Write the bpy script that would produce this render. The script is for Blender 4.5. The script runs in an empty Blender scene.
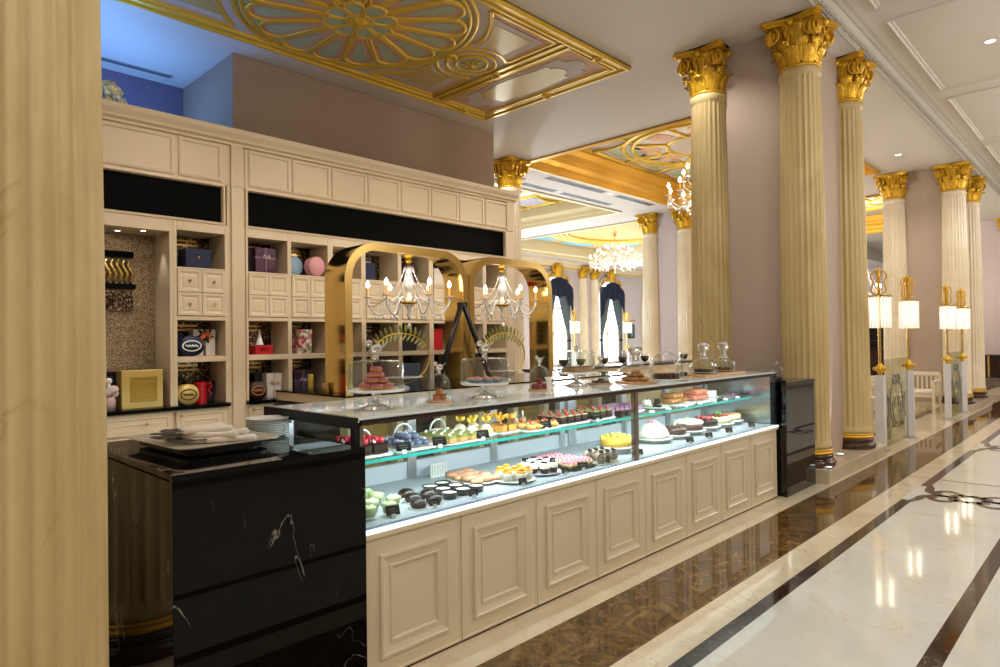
import bpy, math, random
from mathutils import Vector, Matrix
rnd = random.Random(11)
SC = bpy.context.scene
COL = SC.collection
PI = math.pi
sin, cos = math.sin, math.cos

# ------------------------------------------------------------------ mesh builder
class MB:
    def __init__(s):
        s.v = []; s.f = []; s.m = []; s.s = []; s.cur = 0
    def add(s, vs, fs, smooth=False):
        o = len(s.v)
        s.v += [tuple(v) for v in vs]
        s.f += [tuple(i + o for i in f) for f in fs]
        s.m += [s.cur] * len(fs); s.s += [smooth] * len(fs)
        return s
    def mark(s): return len(s.v)
    def xf(s, M, k=0):
        for i in range(k, len(s.v)):
            s.v[i] = tuple(M @ Vector(s.v[i]))
        return s
    def box(s, x0, y0, z0, x1, y1, z1):
        vs = [(x0,y0,z0),(x1,y0,z0),(x1,y1,z0),(x0,y1,z0),(x0,y0,z1),(x1,y0,z1),(x1,y1,z1),(x0,y1,z1)]
        return s.add(vs, [(0,3,2,1),(4,5,6,7),(0,1,5,4),(1,2,6,5),(2,3,7,6),(3,0,4,7)])
    def lathe(s, prof, n=24, c=(0,0,0), smooth=True, rf=None, sx=1, sy=1):
        vs = []; rows = []
        for r, z in prof:
            if r < 1e-6:
                rows.append([len(vs)]); vs.append((c[0], c[1], c[2]+z))
            else:
                row = []
                for i in range(n):
                    a = 2*PI*i/n
                    rr = rf(r, a, z) if rf else r
                    row.append(len(vs)); vs.append((c[0]+rr*cos(a)*sx, c[1]+rr*sin(a)*sy, c[2]+z))
                rows.append(row)
        fs = []
        for a, b in zip(rows, rows[1:]):
            if len(a) == 1 and len(b) == 1: continue
            for i in range(n):
                j = (i+1) % n
                if len(a) == 1: fs.append((a[0], b[j], b[i]))
                elif len(b) == 1: fs.append((a[i], a[j], b[0]))
                else: fs.append((a[i], a[j], b[j], b[i]))
        return s.add(vs, fs, smooth)
    def cyl(s, r, z0, z1, n=20, c=(0,0)):
        k = s.mark()
        s.lathe([(0,z0),(r,z0)], n, (c[0],c[1],0), False)
        s.lathe([(r,z0),(r,z1)], n, (c[0],c[1],0), True)
        return s.lathe([(r,z1),(0,z1)], n, (c[0],c[1],0), False)
    def ball(s, r, c, n=12, sz=1.0):
        m = max(4, n//2)
        pr = [(r*sin(PI*i/m), -r*cos(PI*i/m)*sz) for i in range(m+1)]
        pr[0] = (0, -r*sz); pr[-1] = (0, r*sz)
        return s.lathe(pr, n, c)
    def tube(s, pts, r, n=8, closed=False, flat=1.0):
        P = [Vector(p) for p in pts]; N = len(P)
        rs = r if isinstance(r, (list, tuple)) else [r]*N
        vs = []; up = Vector((0,0,1)); prev = None
        for i in range(N):
            if closed: t = P[(i+1) % N] - P[i-1]
            else: t = P[min(i+1,N-1)] - P[max(i-1,0)]
            if t.length < 1e-9: t = Vector((0,0,1))
            t.normalize()
            if prev is None:
                a = up if abs(t.z) < .9 else Vector((1,0,0))
                u = t.cross(a).normalized()
            else:
                u = prev - t*prev.dot(t)
                u = u.normalized() if u.length > 1e-6 else t.cross(up).normalized()
            prev = u; w = t.cross(u)
            for k in range(n):
                a = 2*PI*k/n
                vs.append(P[i] + u*(cos(a)*rs[i]) + w*(sin(a)*rs[i]*flat))
        fs = []
        for i in range(N if closed else N-1):
            j = (i+1) % N
            for k in range(n):
                l = (k+1) % n
                fs.append((i*n+k, i*n+l, j*n+l, j*n+k))
        if not closed:
            fs.append(tuple(range(n-1,-1,-1))); fs.append(tuple((N-1)*n+k for k in range(n)))
        return s.add(vs, fs, True)
    def prism(s, poly, h0, h1, mp=lambda u,v,w:(u,v,w), smooth=False):
        n = len(poly)
        vs = [mp(u,v,h0) for u,v in poly] + [mp(u,v,h1) for u,v in poly]
        fs = [tuple(range(n-1,-1,-1)), tuple(range(n,2*n))]
        s.add(vs, fs, False)
        return s.add(vs, [(i,(i+1)%n,n+(i+1)%n,n+i) for i in range(n)], smooth)
    def mould(s, u0, v0, u1, v1, prof, mp, fill=True):
        """nested rectangles: prof = [(inset, height)...] in the frame mp(u,v,w)"""
        vs = []
        for d, h in prof:
            vs += [mp(u0+d,v0+d,h), mp(u1-d,v0+d,h), mp(u1-d,v1-d,h), mp(u0+d,v1-d,h)]
        fs = []
        for r in range(len(prof)-1):
            for i in range(4):
                j = (i+1) % 4
                fs.append((r*4+i, r*4+j, r*4+4+j, r*4+4+i))
        if fill:
            b = (len(prof)-1)*4; fs.append((b,b+1,b+2,b+3))
        return s.add(vs, fs)
    def band(s, path, prof, mp=lambda u,v,w:(u,v,w), closed=True, smooth=True):
        """sweep a profile [(offset outward, height)] along a 2-D path (list of (u,v))"""
        N = len(path); n = len(prof); vs = []
        for i in range(N):
            a = Vector(path[i-1] if (closed or i > 0) else path[i]); b = Vector(path[(i+1) % N] if (closed or i < N-1) else path[i])
            p = Vector(path[i])
            if closed or 0 < i < N-1:
                t1 = (p-a).normalized(); t2 = (b-p).normalized()
                n1 = Vector((t1.y,-t1.x)); n2 = Vector((t2.y,-t2.x))
                nn = (n1+n2); nn = nn.normalized() if nn.length > 1e-6 else n1
                k = 1/max(.35, nn.dot(n1))
            else:
                t = (b-a).normalized(); nn = Vector((t.y,-t.x)); k = 1
            for o, h in prof:
                q = p + nn*(o*k); vs.append(mp(q.x, q.y, h))
        fs = []
        for i in range(N if closed else N-1):
            j = (i+1) % N
            for k in range(n-1):
                fs.append((i*n+k, j*n+k, j*n+k+1, i*n+k+1))
        return s.add(vs, fs, smooth)
    def build(s, name, mat, parent=None, loc=(0,0,0), bevel=0, rot=0, subd=0):
        me = bpy.data.meshes.new(name)
        me.from_pydata(s.v, [], s.f)
        for m in (mat if isinstance(mat, (list, tuple)) else [mat]): me.materials.append(m)
        me.polygons.foreach_set('material_index', s.m)
        me.polygons.foreach_set('use_smooth', s.s)
        me.update()
        o = bpy.data.objects.new(name, me); COL.objects.link(o)
        o.location = loc; o.rotation_euler = (0,0,rot)
        if parent is not None: o.parent = parent
        if bevel:
            b = o.modifiers.new('bevel','BEVEL'); b.width = bevel; b.segments = 2; b.limit_method = 'ANGLE'
        if subd:
            b = o.modifiers.new('sub','SUBSURF'); b.levels = subd; b.render_levels = subd
        return o

def circ(r, n=48, cx=0, cy=0, a0=0, a1=2*PI, closed=True):
    m = n if closed else n-1
    return [(cx+r*cos(a0+(a1-a0)*i/m), cy+r*sin(a0+(a1-a0)*i/m)) for i in range(n)]

def tag(o, label, cat, group=None):
    o['label'] = label; o['category'] = cat
    if group: o['group'] = group
    return o
def thing(name, label, cat, loc=(0,0,0), group=None, rot=0):
    o = bpy.data.objects.new(name, None); COL.objects.link(o)
    o.empty_display_size = .1
    o.location = loc; o.rotation_euler = (0,0,rot)
    return tag(o, label, cat, group)
def single(name, mb, mat, label, cat, loc=(0,0,0), group=None, **k):
    return tag(mb.build(name, mat, None, loc, **k), label, cat, group)
def struct(name, mb, mat, **k):
    o = mb.build(name, mat, None, **k); o['kind'] = 'structure'; return o
def dup(root, label, loc, rot=0, group=None, scale=None):
    def cp(o, parent):
        c = o.copy(); COL.objects.link(c)
        if parent is not None: c.parent = parent
        for ch in KIDS(o): cp(ch, c)
        return c
    r = cp(root, None)
    r.location = loc; r.rotation_euler = (0,0,rot)
    if scale: r.scale = scale if isinstance(scale,(tuple,list)) else (scale,)*3
    r['label'] = label
    if group: r['group'] = group
    return r
def KIDS(o): return [c for c in bpy.data.objects if c.parent == o]
def T(x=0,y=0,z=0): return Matrix.Translation((x,y,z))
def RZ(a): return Matrix.Rotation(a,4,'Z')
def RX(a): return Matrix.Rotation(a,4,'X')
def RY(a): return Matrix.Rotation(a,4,'Y')
def S(x,y=None,z=None):
    y = x if y is None else y; z = x if z is None else z
    return Matrix.Diagonal((x,y,z,1))

# ------------------------------------------------------------------ materials
def lin(h):
    h = h.lstrip('#'); c = [int(h[i:i+2],16)/255 for i in (0,2,4)]
    return tuple(x/12.92 if x <= .04045 else ((x+.055)/1.055)**2.4 for x in c) + (1,)
def base_mat(name):
    m = bpy.data.materials.new(name); m.use_nodes = True
    nt = m.node_tree; b = nt.nodes['Principled BSDF']
    return m, nt, b
def M(name, col, rough=.5, metal=0, spec=.5, emit=None, es=0, coat=0, trans=0, ior=1.45, noise=0, nscale=20, bump=0, bscale=40, sss=0):
    m, nt, b = base_mat(name); c = lin(col)
    b.inputs['Base Color'].default_value = c
    b.inputs['Roughness'].default_value = rough; b.inputs['Metallic'].default_value = metal
    b.inputs['Specular IOR Level'].default_value = spec; b.inputs['IOR'].default_value = ior
    b.inputs['Coat Weight'].default_value = coat; b.inputs['Transmission Weight'].default_value = trans
    if emit:
        b.inputs['Emission Color'].default_value = lin(emit); b.inputs['Emission Strength'].default_value = es
    if noise or bump:
        tc = nt.nodes.new('ShaderNodeTexCoord')
        if noise:
            n = nt.nodes.new('ShaderNodeTexNoise'); n.inputs['Scale'].default_value = nscale; n.inputs['Detail'].default_value = 6
            nt.links.new(tc.outputs['Object'], n.inputs['Vector'])
            mx = nt.nodes.new('ShaderNodeMix'); mx.data_type = 'RGBA'
            mx.inputs[6].default_value = tuple(max(0,x*(1-noise)) for x in c[:3])+(1,)
            mx.inputs[7].default_value = tuple(min(1,x*(1+noise)) for x in c[:3])+(1,)
            nt.links.new(n.outputs['Fac'], mx.inputs[0]); nt.links.new(mx.outputs[2], b.inputs['Base Color'])
        if bump:
            n2 = nt.nodes.new('ShaderNodeTexNoise'); n2.inputs['Scale'].default_value = bscale; n2.inputs['Detail'].default_value = 4
            nt.links.new(tc.outputs['Object'], n2.inputs['Vector'])
            bp = nt.nodes.new('ShaderNodeBump'); bp.inputs['Strength'].default_value = bump; bp.inputs['Distance'].default_value = .01
            nt.links.new(n2.outputs['Fac'], bp.inputs['Height']); nt.links.new(bp.outputs[0], b.inputs['Normal'])
    return m
def ramp(nt, stops):
    r = nt.nodes.new('ShaderNodeValToRGB'); e = r.color_ramp.elements
    while len(e) < len(stops): e.new(.5)
    for el, (p, c) in zip(e, stops):
        el.position = p; el.color = lin(c) if isinstance(c, str) else (c,c,c,1)
    return r
def marble(name, stops, vein=None, vscale=2, vw=.03, scale=3, rough=.1, spec=.5, stretch=(1,1,1), dist=1.5, vmask=None):
    """stops: colour ramp over a cloudy noise; vein: colour of thin wandering veins"""
    m, nt, b = base_mat(name)
    tc = nt.nodes.new('ShaderNodeNewGeometry')
    mp = nt.nodes.new('ShaderNodeMapping'); mp.inputs['Scale'].default_value = stretch
    nt.links.new(tc.outputs['Position'], mp.inputs['Vector'])
    n = nt.nodes.new('ShaderNodeTexNoise'); n.inputs['Scale'].default_value = scale; n.inputs['Detail'].default_value = 9
    n.inputs['Roughness'].default_value = .62; n.inputs['Distortion'].default_value = dist
    nt.links.new(mp.outputs[0], n.inputs['Vector'])
    r = ramp(nt, stops); nt.links.new(n.outputs['Fac'], r.inputs[0])
    out = r.outputs[0]
    if vein:
        n2 = nt.nodes.new('ShaderNodeTexNoise'); n2.inputs['Scale'].default_value = vscale; n2.inputs['Detail'].default_value = 5
        n2.inputs['Distortion'].default_value = 1.2
        nt.links.new(mp.outputs[0], n2.inputs['Vector'])
        a = nt.nodes.new('ShaderNodeMath'); a.operation = 'SUBTRACT'; a.inputs[1].default_value = .5
        nt.links.new(n2.outputs['Fac'], a.inputs[0])
        ab = nt.nodes.new('ShaderNodeMath'); ab.operation = 'ABSOLUTE'; nt.links.new(a.outputs[0], ab.inputs[0])
        r2 = ramp(nt, [(0,1.0),(vw,0.0)]); nt.links.new(ab.outputs[0], r2.inputs[0])
        fac = r2.outputs[0]
        if vmask:
            n3 = nt.nodes.new('ShaderNodeTexNoise'); n3.inputs['Scale'].default_value = vmask[0]; n3.inputs['Detail'].default_value = 2
            nt.links.new(mp.outputs[0], n3.inputs['Vector'])
            r3 = ramp(nt, [(vmask[1],0.0),(vmask[2],1.0)]); nt.links.new(n3.outputs['Fac'], r3.inputs[0])
            mu = nt.nodes.new('ShaderNodeMath'); mu.operation = 'MULTIPLY'
            nt.links.new(fac, mu.inputs[0]); nt.links.new(r3.outputs[0], mu.inputs[1]); fac = mu.outputs[0]
        mx = nt.nodes.new('ShaderNodeMix'); mx.data_type = 'RGBA'
        nt.links.new(fac, mx.inputs[0]); nt.links.new(out, mx.inputs[6]); mx.inputs[7].default_value = lin(vein)
        out = mx.outputs[2]
    nt.links.new(out, b.inputs['Base Color'])
    b.inputs['Roughness'].default_value = rough; b.inputs['Specular IOR Level'].default_value = spec
    return m
def glass(name, tint='#ffffff', f0=.06, rough=0.0, edge=.6, emit=0):
    """thin clear glass: see-through with a reflection that grows at grazing angles"""
    m = bpy.data.materials.new(name); m.use_nodes = True; nt = m.node_tree
    nt.nodes.clear()
    o = nt.nodes.new('ShaderNodeOutputMaterial')
    t = nt.nodes.new('ShaderNodeBsdfTransparent'); t.inputs[0].default_value = lin(tint)
    g = nt.nodes.new('ShaderNodeBsdfGlossy'); g.inputs['Roughness'].default_value = rough
    lw = nt.nodes.new('ShaderNodeLayerWeight'); lw.inputs[0].default_value = .35
    pw = nt.nodes.new('ShaderNodeMath'); pw.operation = 'POWER'; pw.inputs[1].default_value = 2.0
    nt.links.new(lw.outputs['Facing'], pw.inputs[0])
    mm = nt.nodes.new('ShaderNodeMath'); mm.operation = 'MULTIPLY_ADD'; mm.inputs[1].default_value = edge; mm.inputs[2].default_value = f0
    nt.links.new(pw.outputs[0], mm.inputs[0])
    mx = nt.nodes.new('ShaderNodeMixShader')
    nt.links.new(mm.outputs[0], mx.inputs[0]); nt.links.new(t.outputs[0], mx.inputs[1]); nt.links.new(g.outputs[0], mx.inputs[2])
    nt.links.new(mx.outputs[0], o.inputs[0])
    return m
def mosaic(name, cols, scale=70, rough=.3, metal=.6):
    m, nt, b = base_mat(name)
    tc = nt.nodes.new('ShaderNodeTexCoord')
    v = nt.nodes.new('ShaderNodeTexVoronoi'); v.inputs['Scale'].default_value = scale
    nt.links.new(tc.outputs['Object'], v.inputs['Vector'])
    sp = nt.nodes.new('ShaderNodeSeparateColor'); nt.links.new(v.outputs['Color'], sp.inputs[0])
    r = ramp(nt, cols); nt.links.new(sp.outputs[0], r.inputs[0])
    nt.links.new(r.outputs[0], b.inputs['Base Color'])
    b.inputs['Roughness'].default_value = rough; b.inputs['Metallic'].default_value = metal
    return m

K = {}
K['wall'] = M('wall_paint','#b3a090',.75,noise=.03,nscale=3)
K['walls'] = M('wall_paint_shop','#a9927e',.75,noise=.03,nscale=3)
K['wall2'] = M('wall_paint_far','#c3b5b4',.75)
K['white'] = M('ceiling_paint','#d6cec6',.8)
K['cream'] = M('cream_lacquer','#d9c5a6',.35,spec=.4)
K['creamd'] = M('cream_lacquer_counter','#d8cbae',.32,spec=.45)
K['gold'] = M('gilded_plaster','#dcab2e',.32,metal=.5,bump=.9,bscale=32)
K['goldp'] = M('gold_leaf_moulding','#d9b440',.36,metal=.4)
K['brass'] = M('polished_brass','#d9bd78',.1,metal=1)
K['brassd'] = M('satin_brass','#cbac66',.26,metal=.9)
K['black'] = M('black_board','#040404',.6,spec=.06)
K['blackm'] = M('black_metal','#0b0b0c',.35,spec=.4)
K['silver'] = M('satin_aluminium','#c9ced4',.28,metal=.85)
K['chrome'] = M('chrome','#d9d9d9',.06,metal=1)
K['steelb'] = M('bronze_post','#8c8278',.15,metal=.95)
K['bronze'] = M('bronze_lip','#4a3a31',.25,metal=.6)
K['porc'] = M('white_porcelain','#eceae4',.15,spec=.5)
K['porcg'] = M('grey_porcelain','#c3c7c1',.2)
K['slate'] = M('deck_surface','#b2b8c0',.25,spec=.5)
K['linen'] = M('linen_napkin','#ddd2c2',.9,bump=.3,bscale=120)
K['fluted'] = marble('onyx_marble',[(.28,'#b59c68'),(.5,'#c7b07c'),(.7,'#d3be8d')],vein='#a58447',vscale=1.3,vw=.006,scale=1.0,rough=.42,spec=.4,stretch=(1,1,.45),vmask=(1.2,.5,.62))
K['fluted_lit'] = marble('onyx_marble_lit',[(.3,'#dccbaa'),(.6,'#e6d8bd'),(.8,'#e0d0b0')],scale=1,rough=.25)  # paler copy of the column marble; far-hall brightness put into the colour
K['base_dark'] = marble('brown_marble_base',[(.3,'#2a1810'),(.55,'#4b3021'),(.75,'#6b4a35')],scale=9,rough=.2)
K['emper'] = marble('emperador_marble',[(.3,'#2a1b0b'),(.43,'#4a3216'),(.56,'#664a24'),(.72,'#8d6f42')],vein='#84683e',vscale=6,vw=.012,scale=4.5,rough=.05,spec=.55,dist=2.2)
K['creamm'] = marble('cream_marble',[(.3,'#ccba9c'),(.5,'#d7c8ac'),(.7,'#e0d4bb')],vein='#c4ab84',vscale=2.2,vw=.006,scale=1.6,rough=.07,spec=.5)
K['ivory'] = marble('ivory_marble',[(.3,'#cfd0c8'),(.5,'#d8d9d1'),(.7,'#e0e1da')],vein='#d3cab4',vscale=.9,vw=.005,scale=.8,rough=.045,spec=.5)
K['stripe'] = marble('dark_inlay',[(.32,'#1a100c'),(.5,'#36241c'),(.64,'#5d463b'),(.76,'#a39489')],scale=9,rough=.06,dist=2.5)
K['nero'] = marble('black_marble',[(.3,'#040404'),(.6,'#070707'),(.8,'#0b0a09')],vein='#8d877c',vscale=2.2,vw=.0022,scale=2,rough=.03,spec=.16,stretch=(1.3,1.3,.7),vmask=(3.6,.57,.63))
K['nerog'] = marble('black_marble_gloss',[(.3,'#040404'),(.6,'#070707'),(.8,'#0b0a09')],vein='#8d877c',vscale=.8,vw=.0012,scale=2,rough=.03,spec=.6,vmask=(1.3,.58,.66))
K['glass'] = glass('clear_glass',f0=.035,edge=.45)
K['pane'] = glass('display_glass','#f2faf8',f0=.03,edge=.35)
K['shelfglass'] = glass('shelf_glass','#d9efec',f0=.08,edge=.5)
K['gedge'] = M('green_glass_edge','#1d8f88',.1,emit='#1d8f88',es=.15)
K['crystal'] = M('cut_crystal','#fbfaf6',.04,trans=.15,ior=1.5,spec=1.0)
K['bulb'] = M('lit_bulb','#fff1d6',.3,emit='#ffe9c4',es=14)
K['lampcr'] = M('lit_crystal_shade','#f2efe8',.12,spec=.8,emit='#fff1da',es=.32)
K['led'] = M('led_strip','#ffffff',.3,emit='#eef4ff',es=1.5)
K['mirror'] = mosaic('antique_mirror_tiles',[(0,'#1c140c'),(.35,'#3a2c1c'),(.7,'#6b573c'),(.95,'#b5a58a')],60,.22,.8)
K['mosaic'] = mosaic('glass_mosaic',[(0,'#54432f'),(.4,'#7d6646'),(.75,'#a08a68'),(1,'#cbbda5')],150,.35,.5)
K['blob'] = M('dark_mirror','#3b3228',.06,metal=1)
K['wood'] = M('dark_wood','#1d0d08',.3)
K['board'] = M('wooden_board','#b98a5a',.5,noise=.2,nscale=30)
K['navy'] = M('navy_velvet','#0b1630',.8)
K['drape'] = M('grey_blue_drape','#5f6a70',.8)
K['sheer'] = M('daylit_window','#ffffff',.9,emit='#f2f7ff',es=2.0)
K['upholst'] = M('cream_upholstery','#e6dcc8',.8)
K['chairw'] = M('cream_chair_wood','#e5d9c3',.4)
K['pinkp'] = M('rose_ceiling_paint','#c79c80',.7,noise=.12,nscale=8)
K['greenp'] = M('sage_ceiling_paint','#a3ae92',.7,noise=.12,nscale=10)
K['greyp'] = M('grey_ceiling_paint','#bfb4aa',.7)
K['pearl'] = M('pearl_ceiling_panel','#bfa768',.45,metal=.2,noise=.35,nscale=60)
K['bluep'] = M('blue_ceiling_paint','#7fa7b5',.7,noise=.15,nscale=6)
# ------------------------------------------------------------------ camera
d1 = (0.6972693410388301, 0.0013197526959725365, -0.7168080107672465)
d2 = (-0.7166948434407611, -0.016580253840793726, -0.697189785186213)
d3 = (-0.012804976872239368, 0.9998616671497094, -0.010615042718006213)
cam = bpy.data.cameras.new('camera'); cam.sensor_width = 36; cam.lens = 36*651.7657/1000
cam.clip_start = .05; cam.clip_end = 200
co = bpy.data.objects.new('camera', cam); COL.objects.link(co)
co.matrix_world = Matrix((d1+(0,), d2+(0,), d3+(1.65,), (0,0,0,1)))
SC.camera = co

# ------------------------------------------------------------------ floor
ZC = 5.35
struct('floor', MB().box(-7,-7,-.1,41,20,0), K['ivory'])
def strip(n, x0, y0, x1, y1, mat, h=.0015):
    return struct(n, MB().box(x0,y0,-.02,x1,y1,h), mat)
strip('trim_1', -7,2.415,41,9.0,K['creamm'])
strip('trim_2', -7,1.92,41,2.415,K['emper'])
strip('trim_3', -7,1.71,41,1.92,K['creamm'])
for i,(a,b) in enumerate([(-7,7.53),(8.33,11.35),(12.15,16.2),(17.0,24)]):
    strip('trim_%d'%(4+i), a,1.615,b,1.705,K['stripe'])
    strip('trim_%d'%(10+i), a,.71,b,.805,K['stripe'])
strip('trim_15', 8.795,-6,8.815,1.92,K['stripe'],.0018)
strip('trim_16', 10.2,3.1,41,3.28,K['stripe'],.003)
strip('trim_17', -7,-3,41,-2.6,K['emper'])
def ribbon(pts, w):
    """flat inlay: smooth curve with a width, laid in the floor"""
    P = [Vector(p) for p in pts]; out = []
    for i in range(len(P)-1):
        a = P[max(i-1,0)]; b = P[i]; c = P[i+1]; d = P[min(i+2,len(P)-1)]
        for t in [k/8 for k in range(8)]:
            out.append(.5*((2*b)+(c-a)*t+(2*a-5*b+4*c-d)*t*t+(3*b-a-3*c+d)*t**3))
    out.append(P[-1]); L = []; R_ = []
    for i,p in enumerate(out):
        t = (out[min(i+1,len(out)-1)]-out[max(i-1,0)]).normalized(); n = Vector((-t.y,t.x))
        k = .35+.65*sin(PI*min(1,max(0,i/(len(out)-1))))
        L.append(p+n*w*k/2); R_.append(p-n*w*k/2)
    vs = [(p.x,p.y,.0022) for p in L]+[(p.x,p.y,.0022) for p in R_]; n = len(L)
    return vs, [(i,i+1,n+i+1,n+i) for i in range(n-1)]
orn = MB()
for mir in (1,-1):
    for sx in (1,-1):
        for pts,w in [([(-.52,.44),(-.34,.40),(-.12,.36),(0,.22),(-.06,.08)],.09),([(-.06,.08),(-.2,.12),(-.26,.22),(-.18,.3),(-.1,.26)],.08),([(-.06,.08),(-.16,-.02),(-.1,-.14),(0,-.1)],.08)]:
            q = [(7.93+sx*x, 1.2+mir*y) for x,y in pts]
            v,f = ribbon(q,w); orn.add(v,f)
struct('trim_20', orn, K['stripe'])
orn2 = MB()
for sx in (1,-1):
    for mir in (1,-1):
        for pts,w in [([(-.52,.44),(-.34,.40),(-.12,.36),(0,.22),(-.06,.08)],.09),([(-.06,.08),(-.2,.12),(-.26,.22),(-.18,.3),(-.1,.26)],.08)]:
            v,f = ribbon([(11.75+sx*x, 1.2+mir*y) for x,y in pts],w); orn2.add(v,f)
struct('trim_21', orn2, K['stripe'])

# step under the piers
struct('trim_22', MB().box(7.735,2.45,0,10.09,4.3,.157), K['creamm'], bevel=.006)
struct('trim_23', MB().box(16.8,2.45,0,19.3,4.3,.157), K['creamm'], bevel=.006)
struct('trim_24', MB().box(25.9,2.45,0,28.4,4.3,.157), K['creamm'], bevel=.006)
struct('trim_25', MB().box(16.8,8.85,0,19.3,10.7,.157), K['creamm'], bevel=.006)
struct('trim_26', MB().box(9.45,8.85,0,10.15,9.9,.157), K['creamm'], bevel=.006)
# piers
struct('wall_pier_front', MB().box(8,2.78,.157,9.62,3.93,ZC), K['wall'])
struct('wall_pier_middle', MB().box(17.15,2.78,.157,18.95,3.93,ZC), K['wall'])
struct('wall_pier_end', MB().box(26.3,2.78,.157,28.1,3.93,ZC), K['wall2'])
struct('wall_pier_back', MB().box(17.15,9.2,.157,18.95,10.35,ZC), K['wall2'])
struct('wall_pier_far', MB().box(26.3,9.2,0,28.1,10.35,ZC), K['wall2'])

# ------------------------------------------------------------------ walls
struct('wall_shop', MB().box(3.57,8.15,0,8.28,10.0,ZC), K['walls'])
struct('wall_recess', MB().box(-1,9.8,0,3.57,9.95,ZC), M('recess_paint','#6b6780',.8))
struct('wall_left', MB().box(-.6,4.6,0,-.4,9.8,ZC), K['wall'])
struct('wall_corridor', MB().box(-7,-6.2,0,41,-6,7), K['wall'])
struct('wall_behind', MB().box(-7.2,-6.2,0,-7,20,7), K['wall'])
struct('wall_end', MB().box(40,-6.2,0,40.2,20,7), K['wall2'])
# window wall with three openings
WX = [19.3,23.55,27.9,32.25]; HW = 1.05; WZ = 4.0
ww = MB(); xs = [8.28]
for w in WX: xs += [w-HW, w+HW]
xs.append(40)
for i in range(0,len(xs),2): ww.box(xs[i],19.3,0,xs[i+1],19.55,6.4)
for w in WX:
    ww.box(w-HW,19.3,0,w+HW,19.55,.45)
    arc = [(w+HW*cos(PI*i/16), WZ-.35+HW*.9*sin(PI*i/16)) for i in range(17)]
    ww.prism([(w-HW,6.4)]+[(x,z) for x,z in arc[::-1]]+[(w+HW,6.4)],0,.25,lambda u,v,h:(u,19.3+h,v))
struct('wall_windows', ww, K['wall2'])
for i,w in enumerate(WX):
    g = MB().box(w-HW,19.46,.45,w+HW,19.48,WZ+.65)
    g2 = struct('window_%d'%(i+1), g, K['sheer'])
    fr = MB()
    for x in (w-HW,w-.03,w+HW-.06): fr.box(x,19.4,.45,x+.06,19.46,4.3)
    for z in (.45,1.9,3.1): fr.box(w-HW,19.4,z,w+HW,19.46,z+.05)
    fo = fr.build('window_frame', K['cream'], g2)
    ar = MB(); pth = [(w+HW,.05)]+[(w+HW*cos(PI*k/16), WZ-.35+HW*.9*sin(PI*k/16)) for k in range(17)]+[(w-HW,.05)]
    ar.band(pth,[(0,0),(0,.1),(.08,.14),(.2,.14),(.27,.1),(.27,0)],lambda u,v,h:(u,19.3-h,v),closed=False,smooth=False)
    ar.build('window_surround', K['cream'], g2)

# ------------------------------------------------------------------ ceiling
U = ZC+.7
for q in [(-7,2.5,ZC,10.1,10.6,U),(10.1,2.5,ZC,41,4.1,U),(10.1,9.15,ZC,41,10.65,U),(16.5,4.1,ZC,19.2,9.15,U),(26,4.1,ZC,28.3,9.15,U),
          (16.0,10.65,ZC,17.64,18.2,U),(25.8,10.65,ZC,41,18.2,U),(-7,10.6,ZC,10.1,20,U),(10.1,18.2,ZC,41,20,U),(10.1,4.1,ZC+.58,41,18.2,U+.1)]:
    struct('ceiling', MB().box(*q), K['white'])
struct('ceiling_corridor', MB().box(-7,-6.2,5.5,41,2.3,6.4), K['white'])
# corridor crown with dentils
cr = MB()
prof = [(2.52,5.35),(2.52,5.325),(2.49,5.325),(2.49,5.35),(2.468,5.358),(2.468,5.40),(2.44,5.405),(2.42,5.42),(2.395,5.455),(2.395,5.47),(2.37,5.475),(2.34,5.492),(2.30,5.5),(2.30,5.515),(2.52,5.515)]
cr.prism(prof,-7,41,lambda u,v,h:(h,u,v))
for i in range(int(34/.085)):
    x = 3+i*.085
    cr.box(x,2.442,5.36,x+.05,2.472,5.40)
struct('trim_30', cr, M('cornice_paint','#b9b2a6',.6))
pm = MB()
mpc = lambda u,v,h:(u,v,5.5-h)
for a,b in [(5.35,8.59),(9.0,12.2),(12.65,15.9),(16.3,19.5),(19.95,23.2)]:
    for (y0,y1) in [(.1,2.13)]:
        pm.mould(a,y0,b,y1,[(0,0),(0,.02),(.03,.03),(.05,.012),(.07,.012),(.085,0)],mpc,False)
struct('trim_31', pm, K['white'])

# gilded cove cornices of the raised bays
def cove(n,x0,y0,x1,y1,mat,prof):
    b = MB(); b.band([(x0,y0),(x1,y0),(x1,y1),(x0,y1)],prof,lambda u,v,h:(u,v,h),True,False)
    return struct(n,b,mat)
K['cove'] = M('gilded_cornice','#e3ad40',.4,metal=.35)  # gilding; the cove light's orange glow is put into its colour
K['covel'] = M('pale_gilt','#dccba2',.55,metal=.1)
cp = [(.06,5.34),(.06,5.32),(-.02,5.30),(-.06,5.34),(-.06,5.42),(-.12,5.46),(-.16,5.55),(-.26,5.62),(-.26,5.68),(-.34,5.72),(-.40,5.82),(-.40,5.9)]
cove('trim_32',10.1,4.1,16.5,9.15,K['cove'],cp)
cove('trim_33',10.1,10.65,16.0,18.2,K['covel'],[(.05,5.34),(.05,5.31),(-.05,5.31),(-.05,5.4),(-.12,5.42),(-.12,5.52),(-.3,5.6),(-.3,5.9)])
cove('trim_34',17.64,10.65,25.8,18.2,K['covel'],[(.05,5.34),(.05,5.31),(-.05,5.31),(-.05,5.4),(-.15,5.45),(-.15,5.9)])
cove('trim_35',19.2,4.1,26,9.15,K['cove'],cp)
wc = MB(); wc.prism([(19.3,5.35),(18.95,5.35),(18.95,5.28),(19.08,5.2),(19.12,5.08),(19.22,5.05),(19.24,4.95),(19.3,4.95)],8.3,40,lambda u,v,h:(h,u,v))
struct('trim_36', wc, K['cream'])
struct('trim_37', MB().box(8.3,19.2,5.0,40,19.24,5.06), K['goldp'])

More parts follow.
